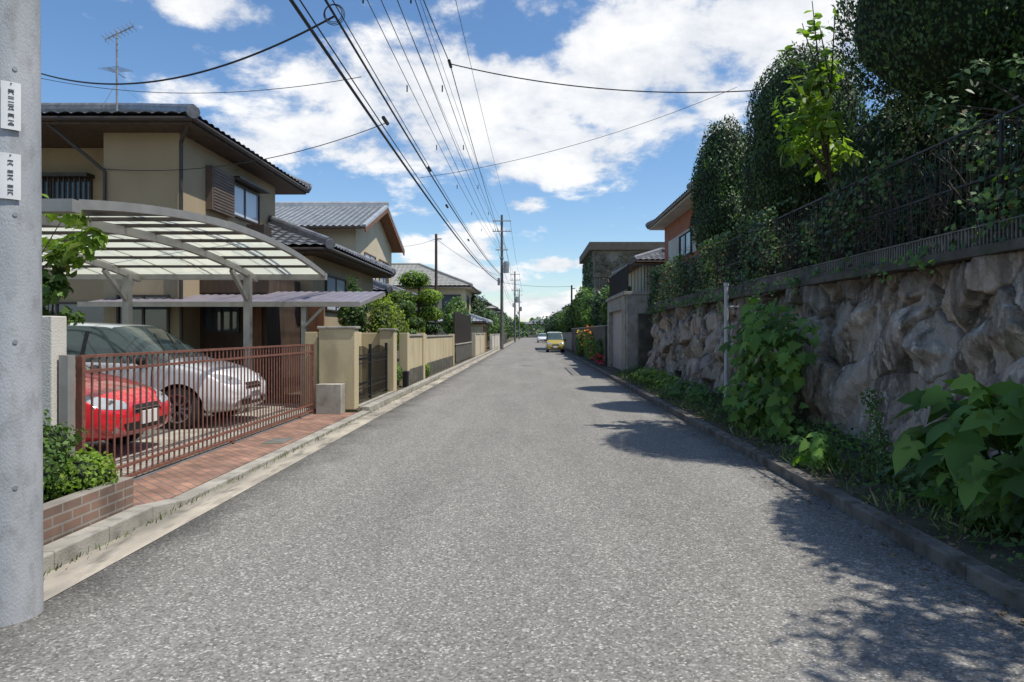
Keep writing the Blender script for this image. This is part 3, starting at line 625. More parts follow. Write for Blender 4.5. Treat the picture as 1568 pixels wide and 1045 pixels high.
window(g,'y',15.3,-1,-7.3,-6.5,1.6,2.45,M_glass,M_aluB,3)
window(g,'y',15.6,-1,-12,-9.6,.5,2.3,M_glass)
mb=MB(); mb.box(-6.35,-6.0,15.24,15.3,.2,2.3); mb.box(-5.8,-5.3,17.5,17.58,.2,2.3); mb.build('entrance_door',M_woodR,g)
window(g,'x',-5.6,1,18.6,20.6,2.2,3.2,M_glassC)
window(g,'y',17.6,-1,-8,-6.4,2.9,3.3,M_glass)
mb=MB(); mb.box(-7.2,-6.75,17.3,17.8,3.9,4.35); mb.build('roof_vent_box',M_aluB,g)
g=empty('tv_antenna'); mb=MB(); ax,ay=-8.9,14.7
mb.cyl((ax,ay,6.1),(ax,ay,8.1),.022)
mb.cyl((ax-.25,ay,7.92),(ax+.35,ay,8.2),.012)
for i in range(8): 
    t=i/7; p=Vector((ax-.25+.6*t,ay,7.92+.28*t)); mb.cyl(p+Vector((0,-.14,.04)),p+Vector((0,.14,-.04)),.006,n=4); mb.cyl(p+Vector((0,0,-.06)),p+Vector((0,0,.06)),.006,n=4)
mb.cyl((ax,ay-.3,7.2),(ax,ay+.3,7.2),.01)
for i in range(6): mb.cyl((ax-.25,ay-.25+i*.1,7.2+.02*i),(ax+.2,ay-.25+i*.1,7.24+.02*i),.006,n=4)
for a,b_ in((.9,.5),(-.9,.5),(.2,-.8)): mb.cyl((ax,ay,7.0),(ax+a,ay+b_,6.2),.003,n=4)
mb.build('mast_and_elements',M_steel,g)

# carport
g=empty('carport'); xs0,xs1=-9.0,-4.0
def cz(y): 
    t=(y-9.6)/3.6; return 3.03-.30*t*t
ys=np.linspace(6.0,13.2,25)
mb=MB()
for i in range(24):
    a,b_=ys[i],ys[i+1]; mb.add([(xs0,a,cz(a)),(xs1,a,cz(a)),(xs1,b_,cz(b_)),(xs0,b_,cz(b_))],[(0,1,2,3)])
o=mb.build('roof_panels',M_poly,g); o.data.shade_smooth()
bm=bmesh.new(); bm.from_mesh(o.data); bmesh.ops.remove_doubles(bm,verts=bm.verts,dist=.001); bm.to_mesh(o.data); bm.free()
def arch(mb,x,w_,h_,dz):
    vs=[];fs=[]
    for i in range(25):
        z=cz(ys[i])+dz
        for a,b_ in((-1,-1),(1,-1),(1,1),(-1,1)): vs.append((x+a*w_/2,ys[i],z+b_*h_/2))
    for i in range(24):
        o=i*4
        for j in range(4): fs.append((o+j,o+(j+1)%4,o+4+(j+1)%4,o+4+j))
    mb.add(vs,fs)
mb=MB()
for x in(xs1,xs0): arch(mb,x,.06,.09,0)
for x in (-5.3,-7.56):
    arch(mb,x,.07,.11,-.09)
    mb.box(x-.06,x+.06,12.75,12.87,.12,cz(12.8)-.1); mb.box(x-.06,x+.06,6.15,6.27,.12,cz(6.2)-.1)
    mb.beam((x,12.8,2.2),(x,12.1,2.72),.06,.08)
mb.box(xs0,xs1+.04,13.18,13.32,cz(13.2)-.1,cz(13.2)+.03); mb.box(xs0,xs1+.04,5.9,6.02,cz(6)-.08,cz(6)+.03)
mb.build('frame',M_alu,g,smooth=True)
mb=MB()
for k in range(1,10):
    y=6+7.2*k/10; mb.beam((xs0,y,cz(y)-.025),(xs1,y,cz(y)-.025),.04,.045)
for k in range(1,7): arch(mb,xs0+5*k/7,.022,.02,.012)
mb.build('purlins',M_aluB,g)
g=empty('terrace_canopy'); mb=MB()
N_=60; vs=[];fs=[]
for i in range(N_+1):
    x=-9+5.6*i/N_; o=.015*(i%2)
    vs+=[(x,13.65,2.2+o),(x,16.0,2.56+o)]
for i in range(N_): fs.append((2*i,2*i+2,2*i+3,2*i+1))
mb.add(vs,fs); mb.build('sheet',M_canopy,g)
mb=MB(); mb.box(-9,-3.4,13.56,13.64,2.12,2.22); mb.box(-4.6,-4.5,13.7,13.8,.1,2.15); mb.beam((-4.55,13.7,1.7),(-4.1,13.62,2.14),.04,.05); mb.beam((-3.42,13.6,2.16),(-3.42,16,2.5),.05,.07); mb.build('frame',M_alu,g)

# ------------------------------------------------------------ cars
def car(name,matp,loc,rot,st,L,W,wheel_x,wr,glass_rng,ws,rw,front):
    g=empty(name)
    mb=MB(); n=len(st); ring=[]
    for x,zb,belt,top,w,wt in st:
        half=[(0,zb),(w*.86,zb),(w*.985,zb+.14),(w,(zb+belt)*.52),(w*.97,belt-.02),(w*.955,belt),(wt,top-.045),(wt*.82,top-.004),(0,top)]
        ring.append([(x,-y,z) for y,z in half]+[(x,y,z) for y,z in half[-2:0:-1]])
    k=len(ring[0]); vs=[p for r in ring for p in r]
    for i in range(n-1):
        for j in range(k):
            j2=(j+1)%k; seg=min(j,(k-j-1)); mi=0
            if seg==5 and glass_rng[0]<=i<glass_rng[1]: mi=1
            if seg in(6,7) and (i==ws or i in rw): mi=1
            if seg==5 and (i==ws): mi=1
            mb.add([vs[i*k+j],vs[(i+1)*k+j],vs[(i+1)*k+j2],vs[i*k+j2]],[(0,1,2,3)],mi)
    mb.add(ring[0],[tuple(range(k))]); mb.add(ring[-1],[tuple(range(k))[::-1]])
    o=mb.build('body',[matp,M_cglass],g)
    bm=bmesh.new(); bm.from_mesh(o.data); bmesh.ops.remove_doubles(bm,verts=bm.verts,dist=.0005); bmesh.ops.recalc_face_normals(bm,faces=bm.faces)
    cl=bm.edges.layers.float.get('crease_edge') or bm.edges.layers.float.new('crease_edge')
    for e in bm.edges:
        if len(e.link_faces)==2 and e.link_faces[0].material_index!=e.link_faces[1].material_index: e[cl]=.75
    bm.to_mesh(o.data); bm.free()
    s=o.modifiers.new('s','SUBSURF'); s.levels=3; s.render_levels=3
    cut=MB()
    for wx in wheel_x:
        cut.cyl((wx,-W,wr),(wx,-W/2+.24,wr),wr+.06,n=28); cut.cyl((wx,W/2-.24,wr),(wx,W,wr),wr+.06,n=28)
    co_=cut.build('cut',[M_tyre]); bmod=o.modifiers.new('b','BOOLEAN'); bmod.object=co_; bmod.operation='DIFFERENCE'; bmod.solver='EXACT'
    try: bmod.material_mode='TRANSFER'
    except Exception: pass
    dg=bpy.context.evaluated_depsgraph_get(); dg.update(); me=bpy.data.meshes.new_from_object(o.evaluated_get(dg)); o.modifiers.clear(); o.data=me; me.shade_smooth(); me.set_sharp_from_angle(angle=math.radians(35))
    bpy.data.objects.remove(co_)
    for sgn in(-1,1):
        for wx in wheel_x:
            mb=MB(); yo=sgn*(W/2-.015); yi=sgn*(W/2-.21)
            mb.cyl((wx,yi,wr),(wx,yo-sgn*.02,wr),wr,n=28); mb.cyl((wx,yo-sgn*.02,wr),(wx,yo,wr),wr,wr-.03,n=28)
            mb.cyl((wx,yo,wr),(wx,yo+sgn*.002,wr),wr*.66,n=28,mi=2)
            for q in range(10):
                t=q*math.pi*2/10; mb.beam((wx,yo+sgn*.006,wr),(wx+math.cos(t)*wr*.63,yo+sgn*.006,wr+math.sin(t)*wr*.63),.035,.02,1,up=(0,1,0))
            mb.cyl((wx,yo,wr),(wx,yo+sgn*.016,wr),.05,n=12,mi=1)
            for a0 in range(24):
                t=a0*math.pi/12; t2=t+math.pi/12; R=wr*.66; mb.beam((wx+math.cos(t)*R,yo+sgn*.004,wr+math.sin(t)*R),(wx+math.cos(t2)*R,yo+sgn*.004,wr+math.sin(t2)*R),.02,.02,1,up=(0,1,0))
            mb.build('wheel',[M_tyre,M_chrome,M_black],g,smooth=True)
    front(g,L,W,o)
    g.location=loc; g.rotation_euler=(0,0,rot)
    return g
def ell(mb,c,r,mi=0,n=10):
    vs=[];fs=[]
    for i in range(n+1):
        for j in range(2*n):
            a=math.pi*i/n; b=math.pi*j/n; vs.append((c[0]+r[0]*math.sin(a)*math.cos(b),c[1]+r[1]*math.sin(a)*math.sin(b),c[2]+r[2]*math.cos(a)))
    for i in range(n):
        for j in range(2*n): fs.append((i*2*n+j,i*2*n+(j+1)%(2*n),(i+1)*2*n+(j+1)%(2*n),(i+1)*2*n+j))
    mb.add(vs,fs,mi)
def frontA(hz=.68,gz=.55,mz=.98,mx_=.78):
    def f(g,L,W,body):
        bm=bmesh.new(); bm.from_mesh(body.data); bv=BVHTree.FromBMesh(bm)
        fx=L/2
        def patch(mb,outline,off,mi=0,nu=10,nv=6):
            vs=[]
            for i in range(nu+1):
                for j in range(nv+1):
                    y,z=outline(i/nu,j/nv); h=bv.ray_cast(Vector((fx+1,y,z)),Vector((-1,0,0)))
                    x=h[0].x if h[0] is not None else fx-.3
                    vs.append((x+off,y,z))
            fs=[(i*(nv+1)+j,(i+1)*(nv+1)+j,(i+1)*(nv+1)+j+1,i*(nv+1)+j+1) for i in range(nu) for j in range(nv)]
            mb.add(vs,fs,mi)
        mb=MB(); mc=MB()
        for s in(-1,1):
            def ol(u,v,s=s):
                y=s*(W/2-.50+.40*u); h_=.055+.035*u; zc=hz-.03+.07*u; return (y,zc+(v-.5)*2*h_*(1-.35*abs(u-.55)))
            patch(mb,ol,.006)
            yc=s*(W/2-.30); h=bv.ray_cast(Vector((fx+1,yc,hz)),Vector((-1,0,0))); xx=h[0].x if h[0] is not None else fx-.2
            mc.cyl((xx-.02,yc,hz),(xx+.010,yc,hz),.045,n=16)
            h=bv.ray_cast(Vector((fx+1,s*(W/2-.27),.36)),Vector((-1,0,0))); xx=h[0].x if h[0] is not None else fx-.15
            mc.cyl((xx-.02,s*(W/2-.27),.36),(xx+.012,s*(W/2-.27),.36),.04,n=14)
        mb.build('headlights',M_lamp,g,smooth=True)
        mb=MB()
        patch(mb,lambda u,v:((u-.5)*(.62-.10*v),gz+.02+.10*v),.006)
        patch(mb,lambda u,v:((u-.5)*(.95-.15*(1-v)),.32+.10*v),.006)
        mb.build('grille',M_black,g)
        mc.beam((fx-.02,-.29,gz+.07),(fx-.02,.29,gz+.07),.03,.012); 
        mc.build('badge_and_lamps',M_chrome,g,smooth=True)
        mb=MB(); mb.box(fx+.0,fx+.02,-.165,.165,.38,.54); mb.build('licence_plate',M_signw,g,bevel=.004)
        mb=MB()
        for s in(-1,1): ell(mb,(mx_,s*(W/2+.08),mz),(.08,.1,.07)); mb.beam((mx_,s*(W/2-.05),mz-.04),(mx_,s*(W/2+.05),mz-.02),.04,.04)
        mb.build('door_mirrors',M_black,g,smooth=True)
        mb=MB()
        for s in(-1,1):
            for x in(.95,-.1,-1.0):
                pr=None
                for z in np.linspace(.32,mz-.06,9):
                    h=bv.ray_cast(Vector((x,s*2,float(z))),Vector((0,-s,0)))
                    if h[0] is None: continue
                    p=h[0]+Vector((0,s*.001,0))
                    if pr is not None: mb.beam(pr,p,.008,.004,up=(0,s,0))
                    pr=p
            for x in(.0,-.95):
                h=bv.ray_cast(Vector((x,s*2,mz-.18)),Vector((0,-s,0)))
                if h[0] is not None: mb.box(x-.09,x+.08,h[0].y,h[0].y+s*.02,mz-.2,mz-.17)
            for x in(-.15,-1.05):
                pr=None
                for z in np.linspace(mz+.02,mz+.45,6):
                    h=bv.ray_cast(Vector((x,s*2,float(z))),Vector((0,-s,0)))
                    if h[0] is None: continue
                    p=h[0]+Vector((0,s*.002,0))
                    if pr is not None: mb.beam(pr,p,.06,.008,up=(0,s,0))
                    pr=p
        for s in(-1,1):
            pr=None
            for t in np.linspace(0,1,5):
                x=.98-.45*t; y=s*.2-.3+.5*t; h=bv.ray_cast(Vector((x,y,3)),Vector((0,0,-1)))
                if h[0] is None: continue
                p=h[0]+Vector((0,0,.012))
                if pr is not None: mb.beam(pr,p,.018,.01)
                pr=p
        mb.build('seams_handles_pillars_wipers',M_black,g)
        bm.free()
    return f
hatch=[(-2.08,.34,.66,.72,.66,.5),(-2.02,.26,.9,.98,.80,.62),(-1.8,.22,.98,1.42,.84,.60),(-1.4,.2,.98,1.49,.85,.6),(-.5,.2,.97,1.53,.85,.62),(.3,.2,.95,1.47,.85,.59),(1.02,.2,.91,.99,.85,.70),(1.5,.2,.82,.90,.84,.66),(1.88,.22,.68,.76,.79,.58),(2.06,.28,.5,.58,.66,.45)]
mpv=[(-2.2,.34,.7,.78,.70,.5),(-2.14,.26,.98,1.08,.82,.62),(-1.95,.22,1.04,1.56,.86,.62),(-1.5,.2,1.04,1.64,.87,.63),(-.5,.2,1.03,1.67,.87,.65),(.3,.2,1.01,1.61,.87,.62),(1.15,.2,.98,1.07,.87,.72),(1.62,.2,.9,.98,.86,.68),(2.0,.22,.74,.84,.81,.6),(2.2,.28,.54,.64,.70,.48)]
car('red_hatchback_car',M_red,(-6.75,8.4,.12),0,hatch,4.12,1.7,(1.28,-1.3),.30,(1,6),5,(1,),frontA(.66,.5,.97,.8))
car('silver_minivan_car',M_silver,(-6.75,11.3,.12),0,mpv,4.4,1.74,(1.35,-1.4),.32,(1,6),5,(1,),frontA(.74,.56,1.05,.85))
kei=[(-1.68,.3,.7,.8,.66,.55),(-1.66,.24,.95,1.05,.72,.66),(-1.6,.2,1.0,1.6,.73,.62),(-1.2,.2,1.0,1.68,.735,.63),(-.3,.2,1.0,1.7,.735,.64),(.65,.2,.98,1.62,.735,.62),(1.12,.2,.94,1.02,.735,.66),(1.42,.22,.86,.95,.73,.62),(1.6,.24,.7,.8,.70,.56),(1.69,.3,.5,.58,.62,.45)]
car('yellow_kei_car',M_yel,(2.05,57,.0),-math.pi/2,kei,3.38,1.47,(1.1,-1.1),.28,(1,6),5,(1,),frontA(.72,.55,1.0,.75))
car('white_car',M_whitecar,(2.0,112,.0),-math.pi/2,hatch,4.12,1.7,(1.28,-1.3),.30,(1,6),5,(1,),frontA(.66,.5,.97,.8))

# ------------------------------------------------------------ sliding gate, walls left
g=empty('sliding_gate'); mb=MB(); X0=-4.15
for y in(6.3,13.0): mb.box(X0-.03,X0+.03,y-.025,y+.025,.07,1.38)
y=6.35
while y<12.98: mb.cyl((X0,y,.12),(X0,y,1.38),.011,n=6,caps=False); y+=.115
for z in(.12,.24,1.24,1.38): mb.beam((X0,6.28,z),(X0,13.02,z),.035,.028)
for y in(6.9,9.5,12.3): mb.cyl((X0-.015,y,.07),(X0+.015,y,.07),.045,n=12)
mb.build('gate_frame_and_bars',M_gate,g)
mb=MB(); mb.beam((X0,6.2,.06),(X0,13.2,.06),.03,.02); mb.build('rail',M_steel,g)
g=empty('gate_post'); mb=MB(); mb.box(-5.3,-4.22,6.02,6.22,.05,1.75); mb.build('post',M_white,g,bevel=.01)
mb=MB(); mb.box(-4.2,-4.12,6.08,6.18,.05,1.4); mb.build('steel_post',M_alu,g)
M_bw=brickmat('brick_wall_yz',(.24,.145,.105),(.17,.115,.085),(.27,.245,.21),'yz',1,.21,.075,0,.009)
M_bwx=brickmat('brick_wall_xz',(.24,.145,.105),(.17,.115,.085),(.27,.245,.21),'xz',1,.21,.075,0,.009)
g=empty('brick_planter'); mb=MB(); mb.box(-3.5,-3.38,4.05,5.7,.0,.375); mb.build('front',M_bw,g,bevel=.006)
mb=MB(); mb.box(-5.2,-3.38,5.702,5.82,.0,.373); mb.box(-5.2,-3.502,4.05,4.17,0,.373); mb.build('ends',M_bwx,g,bevel=.006)
mb=MB(); mb.box(-5.2,-3.5,4.17,5.70,.0,.31); mb.build('planter_soil',M_soil,g)
def bush(name,c,rad,n,ls,mt,seed,amp=.18,tmp=DIA,cm=None):
    g=empty(name); core('inner',c,[r*.76 for r in rad],cm or M_core,g,seed,amp,3,3)
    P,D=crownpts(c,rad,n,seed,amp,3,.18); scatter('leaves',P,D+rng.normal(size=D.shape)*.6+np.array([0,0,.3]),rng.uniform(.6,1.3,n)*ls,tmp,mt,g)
bush('azalea_bush',(-3.85,5.1,.62),(.33,.58,.34),3800,.045,L_mid,21,.3)
bush('azalea_bush',(-3.6,5.5,.46),(.2,.35,.18),1400,.045,L_light,22,.3)
broadleaf('maple_tree',(-4.75,5.7,.3),(-4.62,6.4,2.55),(.5,.35,.5),14,.17,420,.11,L_light,23,tmp=LOBE,tr=.03)
broadleaf('maple_tree',(-4.6,6.35,.2),(-4.5,6.45,1.95),(.22,.2,.3),8,.13,160,.10,L_mid,24,tmp=LOBE,tr=.02)
g=empty('garden_wall')
mb=MB(); mb.box(-4.12,-3.42,13.3,13.62,.1,1.68); mb.box(-4.5,-4.25,13.62,17.2,.1,1.62); mb.box(-3.78,-3.42,17.1,17.5,.1,1.66); mb.box(-4.5,-3.78,17.2,17.45,.1,1.6); mb.build('walls',M_stuccoW,g,bevel=.012)
mb=MB(); mb.box(-4.15,-3.39,13.27,13.65,1.68,1.73); mb.box(-3.81,-3.39,17.07,17.53,1.66,1.71); mb.build('caps',M_conc,g,bevel=.01)
mb=MB(); mb.box(-4.08,-3.6,12.98,13.28,.05,.62); mb.build('base_block',M_conc,g,bevel=.01)
mb=MB(); mb.box(-3.5,-3.4,13.62,17.1,0,.14); mb.build('threshold',M_conc,g)
g=empty('iron_gate'); mb=MB()
for i in range(30):
    y=13.7+i*3.3/29; zt=1.22+.10*math.sin(math.pi*((i%15)/14)); mb.cyl((-3.6,y,.2),(-3.6,y,zt),.011,n=6)
    if i<29: 
        for z in(.45,.98): mb.cyl((-3.6,y,z),(-3.6,y+.057,z+.09),.008,n=4); mb.cyl((-3.6,y+.057,z+.09),(-3.6,y+.114,z),.008,n=4)
for z in(.22,.42,.95,1.12): mb.beam((-3.6,13.66,z),(-3.6,17.05,z),.025,.025)
for y in(13.66,15.35,17.05): mb.box(-3.63,-3.57,y-.03,y+.03,.14,1.35)
mb.build('bars',M_black,g)
def wallrun(name,x,y0,y1,h,m,cap=M_conc,base=None,t=.15,pil=0):
    g=empty(name); mb=MB(); mb.box(x-t,x,y0,y1,.05,h)
    if pil:
        y=y0
        while y<=y1: mb.box(x-t-.03,x+.06,y-.16,y+.16,.05,h+.1); y+=pil
    mb.build('wall',m,g,bevel=.01)
    mb=MB(); mb.box(x-t-.033,x+.033,y0-.02,y1+.02,h+.002,h+.06); mb.build('cap',cap,g,bevel=.008)
    if base is not None: mb=MB(); mb.box(x-.02,x+.045,y0+.01,y1-.01,.04,.55); mb.build('base',base,g)
    return g
wallrun('garden_wall',-3.5,19.3,22.2,1.5,M_stuccoW,base=M_concD,pil=2.9)
wallrun('garden_wall',-3.6,23.2,31.8,1.45,M_stuccoW,base=M_concD,pil=8.5)
g=wallrun('garden_wall',-3.6,33,42,1.0,M_concD)
mb=MB()
for i in range(45): mb.box(-3.72,-3.66,33.1+i*.2,33.22+i*.2,1.06,2.6)
mb.beam((-3.69,33,2.6),(-3.69,42,2.6),.08,.06); mb.build('louvre_fence',M_aluB,g)
wallrun('garden_wall',-3.5,43,52,1.5,M_cream,pil=4.5)
wallrun('garden_wall',-3.5,62,78,1.4,M_white,pil=5)
wallrun('garden_wall',-3.5,80,100,1.5,M_concD,pil=5)
g=empty('small_garage'); mb=MB(); mb.box(-7,-3.7,53,58,.1,2.4); mb.build('walls',M_stuccoW,g); hip_roof(g,-7.4,-3.35,52.6,58.4,2.45,18,M_tileL,M_wood)
mb=MB(); mb.box(-3.7,-3.66,53.5,57.5,.1,2.1); mb.build('shutter',M_woodR,g)

# house 2
g=empty('tiled_house'); mb=MB(); mb.box(-18,-7.6,29.8,37.4,.1,6.15); mb.build('walls',M_cream,g)
gable_roof_x(g,-18.6,-7.0,29,38,6.1,7.75,M_tileL,M_woodR,M_cream,-7.6)
window(g,'x',-7.6,1,31.2,33.4,4.0,5.3,M_glassC,M_woodR); window(g,'x',-7.6,1,34.2,36.4,4.0,5.3,M_glass,M_woodR)
window(g,'y',29.8,-1,-10.5,-8.8,4.2,5.3,M_glass)
mb=MB(); mb.box(-7.6,-7.2,30.6,37,3.6,3.7); mb.box(-12,-6,26.6,29.78,.1,3.0); mb.build('balcony_ledge',M_stuccoH,g)
hip_roof(g,-12.5,-5.4,26.1,38.5,3.2,20,M_tile,M_wood)
g=empty('cream_house'); mb=MB(); mb.box(-18,-5.6,58.9,68,.1,5.6); mb.build('walls',M_cream,g); hip_roof(g,-20,-5,58,68.6,5.6,23,M_tileG,M_white,.4,.4)
window(g,'y',58.9,-1,-7.6,-6,3.6,4.9,M_glass); window(g,'x',-5.6,1,60,62,3.6,4.9,M_glass); window(g,'x',-5.6,1,64,66,3.6,4.9,M_glass)
def simple_house(name,x0,x1,y0,y1,h,m,tile,side):
    g=empty(name); mb=MB(); mb.box(x0,x1,y0,y1,.1,h); mb.build('walls',m,g); hip_roof(g,x0-.7,x1+.7,y0-.7,y1+.7,h,24,tile,M_wood,.5,.5)
    fx=x1 if side>0 else x0
    window(g,'x',fx,side,y0+1,y0+3,h-2.1,h-.9,M_glass); window(g,'x',fx,side,y1-3.2,y1-1.2,h-2.1,h-.9,M_glassC)
    cx=(x0+x1)/2+side*2; window(g,'y',y0,-1,cx-1,cx+1,h-2.1,h-.9,M_glass)
simple_house('tiled_house',-17,-7,74,84,5.4,M_stuccoW,M_tile,1)
simple_house('cream_house',-17,-6.5,92,102,5.8,M_cream,M_tileL,1)
simple_house('tiled_house',-17,-6,112,122,5.6,M_white,M_tileG,1)
simple_house('tiled_house',-18,-6,135,147,5.6,M_cream,M_tile,1)
simple_house('tiled_house',7,16,92,102,6.2,M_cream,M_tile,-1)
simple_house('cream_house',6.5,16,112,124,6.0,M_white,M_tileL,-1)
simple_house('tiled_house',6,16,140,152,5.6,M_stuccoW,M_tile,-1)
simple_house('cream_house',-22,-10,180,190,5.5,M_white,M_tileG,1)
simple_house('tiled_house',-1,7,236,244,4.6,M_cream,M_tile,-1)
# ------------------------------------------------------------ right buildings
M_orange=mat('siding_orange',(.36,.13,.06),(.3,.1,.05),3,.8)
g=empty('terrace_house'); mb=MB(); mb.box(6.1,16,24,31,2.3,6.4); mb.build('walls',M_orange,g); hip_roof(g,5.45,17,23.2,31.6,6.5,20,M_tile,M_white)
mb=MB(); mb.box(6.07,6.1,25,30,4.6,5.6); mb.build('white_panel',M_white,g); window(g,'x',6.06,-1,25.6,27.6,4.6,5.5,M_glass); window(g,'y',24,-1,7,9,4.6,5.8,M_glass)
hip_roof(g,4.9,8,32,40,5.0,20,M_tile,M_woodR); mb=MB(); mb.box(5.4,8,32.5,39.5,2.3,4.9); mb.build('rear_wing',M_cream,g)
g=empty('garage'); 
mb=MB(); mb.box(3.55,4.7,25.0,25.3,.05,3.0); mb.box(3.5,3.8,25.3,26.2,.05,3.0); mb.box(3.5,3.8,30.4,31,.05,3.0); mb.box(3.5,3.8,26.2,30.4,2.5,3.0); mb.box(3.85,7,25.35,31,2.35,2.98); mb.box(3.42,7,24.95,31.05,3.0,3.12); mb.build('concrete',M_conc,g,bevel=.01)
M_shut=mat('shutter_pinkgrey',(.46,.41,.38),(.4,.35,.33),2,.6)
mb=MB()
for i in range(26): mb.box(3.68,3.72+(.012 if i%2 else 0),26.2,30.4,.1+i*.094,.1+(i+1)*.094-.006)
mb.build('roller_shutter',M_shut,g)
mb=MB()
y=25.1
while y<31: mb.cyl((3.6,y,3.12),(3.6,y,4.1),.012,n=5); y+=.12
x=3.6
while x<4.8: mb.cyl((x,25.1,3.12),(x,25.1,4.1),.012,n=5); x+=.12
mb.beam((3.6,25.1,4.1),(3.6,31,4.1),.04,.04); mb.beam((3.6,25.1,4.1),(4.8,25.1,4.1),.04,.04); mb.beam((3.6,25.1,3.2),(3.6,31,3.2),.03,.03); mb.build('railing',M_black,g)
M_bld=mat('ivy_covered_wall',(.27,.25,.215),(.17,.16,.13),1.2,.9,bump=.6,bscale=8)
g=empty('ivy_covered_building'); mb=MB(); mb.box(5.6,14,60.4,72,2,8.9); mb.build('walls',M_bld,g)
mb=MB(); mb.box(5.2,14.4,60,72.4,8.9,9.6); mb.build('roof_slab',mat('slab_grey_brown',(.12,.10,.085),(.09,.075,.065),2,.8),g)
mb=MB()
for i in range(40): mb.cyl((5.6+i*.2,60.2,5.4),(5.6+i*.2,60.2,6.5),.025,n=4)
mb.beam((5.5,60.2,6.5),(13.6,60.2,6.5),.06,.06); mb.build('balcony_railing',M_black,g)
n=7500; P=np.stack([rng.uniform(5.6,12.5,n),np.full(n,60.3),rng.uniform(3,8.7,n)],1); k=(np.sin(P[:,0]*2+P[:,2])+np.sin(P[:,2]*3.1-P[:,0]*1.3)+.9*rng.normal(size=n))>.3; P=P[k]
scatter('dry_vines',P,np.array([0,-1,.3])+rng.normal(size=P.shape)*.5,rng.uniform(.08,.2,len(P)),DIA,leafmat('leaf_vine',(.09,.09,.05),(.22,.18,.11),0),g)
n=3500; P=np.stack([np.full(n,5.5),rng.uniform(60.4,72,n),rng.uniform(2,8.7,n)],1); scatter('vines_side',P,np.array([-1,0,.3])+rng.normal(size=P.shape)*.5,rng.uniform(.12,.3,len(P)),DIA,L_dark,g)
wallrun('block_wall',3.7,31.05,56,1.9,M_concD,t=.3)
wallrun('block_wall',3.9,57,78,1.6,M_conc,t=.3)
wallrun('block_wall',3.7,80,110,1.5,M_cream,t=.3)
i=0
for (x,y,z,rx,ry,rz,m) in [(4.3,33,2.9,.7,1.5,1.1,L_mid),(4.4,36.5,2.6,.7,1.8,.9,L_dark),(4.5,41,3.0,.9,2.4,1.3,L_dark),(4.3,46,2.5,.8,2.2,1.0,L_mid),(4.6,51,3.2,1.0,2.4,1.5,L_mid),(4.6,58,3.6,1.1,2.6,1.8,L_mid),(4.8,66,3.4,1.2,3,1.8,L_dark),(4.7,76,3,1.2,4,1.7,L_mid),(5.2,86,3.2,1.4,4,2,L_dark),(4.8,100,2.8,1.2,5,1.8,L_mid),(5,128,3,1.6,6,2.3,L_dark),(5.4,160,3,2.2,8,2.6,L_dark),
   (-5.2,71,2.6,1.2,3,2.4,L_dark),(-4.8,80,2.4,1,3,1.8,L_mid),(-5.6,66,3,1,2,2.6,L_dark),(-4.8,90,2.2,1,4,2,L_dark),(-4.9,106,2.6,1.1,5,2.1,L_mid),(-5,126,2.6,1.2,6,2.3,L_dark),(-5.4,155,2.8,1.8,8,2.6,L_dark),(-5.2,48,2.6,1.0,2.2,1.4,L_mid),(-4.8,56,2.2,.5,1.2,1.0,L_dark)]:
    i+=1; bush('garden_tree',(x,y,z),(rx,ry,rz),2400,.16+.0012*y,m,40+i,.3)
bush('garden_tree',(3.35,33,.7),(.3,1.5,.6),2000,.09,L_mid,71,.25); bush('garden_tree',(3.35,38,.9),(.3,2.5,.8),2000,.1,L_light,72,.25); bush('garden_tree',(3.35,45,.8),(.3,3,.7),2000,.12,L_mid,73,.25)
g=empty('flower_bed'); 
for nm,c,lo,hi in(('orange_blooms',(.75,.22,.02),(3.05,35.5,.7),(3.5,40,2.0)),('yellow_blooms',(.7,.5,.03),(3.05,40,.8),(3.5,45,1.9)),('pink_blooms',(.6,.06,.1),(3.0,30.5,.2),(3.4,34,.7))):
    fm=leafmat('petal_'+nm,c,[v*.7 for v in c],0); P=rng.uniform(lo,hi,size=(70,3)); scatter(nm,P,rng.normal(size=P.shape)+np.array([-.5,-1,.5]),rng.uniform(.08,.15,70),LOBE,fm,g)
# left garden plants
bush('yellowgreen_shrub',(-4.0,18.5,1.85),(.36,.6,.65),2600,.075,L_yel,81,.35)
bush('dark_shrub',(-4.65,18.0,2.05),(.42,.5,.9),2200,.08,L_mid,82,.35)
bush('yellowgreen_shrub',(-4.0,20.3,1.75),(.34,.8,.6),1900,.08,L_yel,83,.35)
def niwaki(base,pads,seed,mt=L_mid):
    g=empty('cloud_pruned_pine'); mb=MB(); b=Vector(base); top=Vector((base[0]+.1,base[1],max(p[2] for p in pads)))
    mb.cyl(b,top,.09,.04)
    Ps=[];Ns=[]
    for i,p in enumerate(pads):
        x,y,z,r=p; s=Vector((base[0],base[1],z-.15)); mb.cyl(s,(x,y,z-.05),.04,.02,6)
        core('pad',(x,y,z),(r*.8,r*.8,r*.42),M_core,g,seed+i,.15,3,3)
        P,D=crownpts((x,y,z),(r,r,r*.55),1000,seed+i,.15,3,.12); Ps.append(P);Ns.append(D+rng.normal(size=D.shape)*.5)
    P=np.concatenate(Ps); scatter('needles',P,np.concatenate(Ns),rng.uniform(.05,.11,len(P)),DIA,mt,g); mb.build('trunk',M_bark,g,smooth=True)
niwaki((-4.4,26.5,.1),[(-4.5,26.5,3.65,.65),(-3.9,26.3,3.0,.5),(-4.95,26.2,2.9,.6),(-4.0,26.8,2.35,.55),(-4.9,27,2.1,.5),(-4.5,26,1.7,.5)],100,L_light)
niwaki((-4.4,24,.1),[(-4.5,24,2.5,.5),(-4.1,24,1.95,.4),(-4.8,24.2,1.9,.45),(-4.3,23.7,1.55,.4)],120,L_mid)
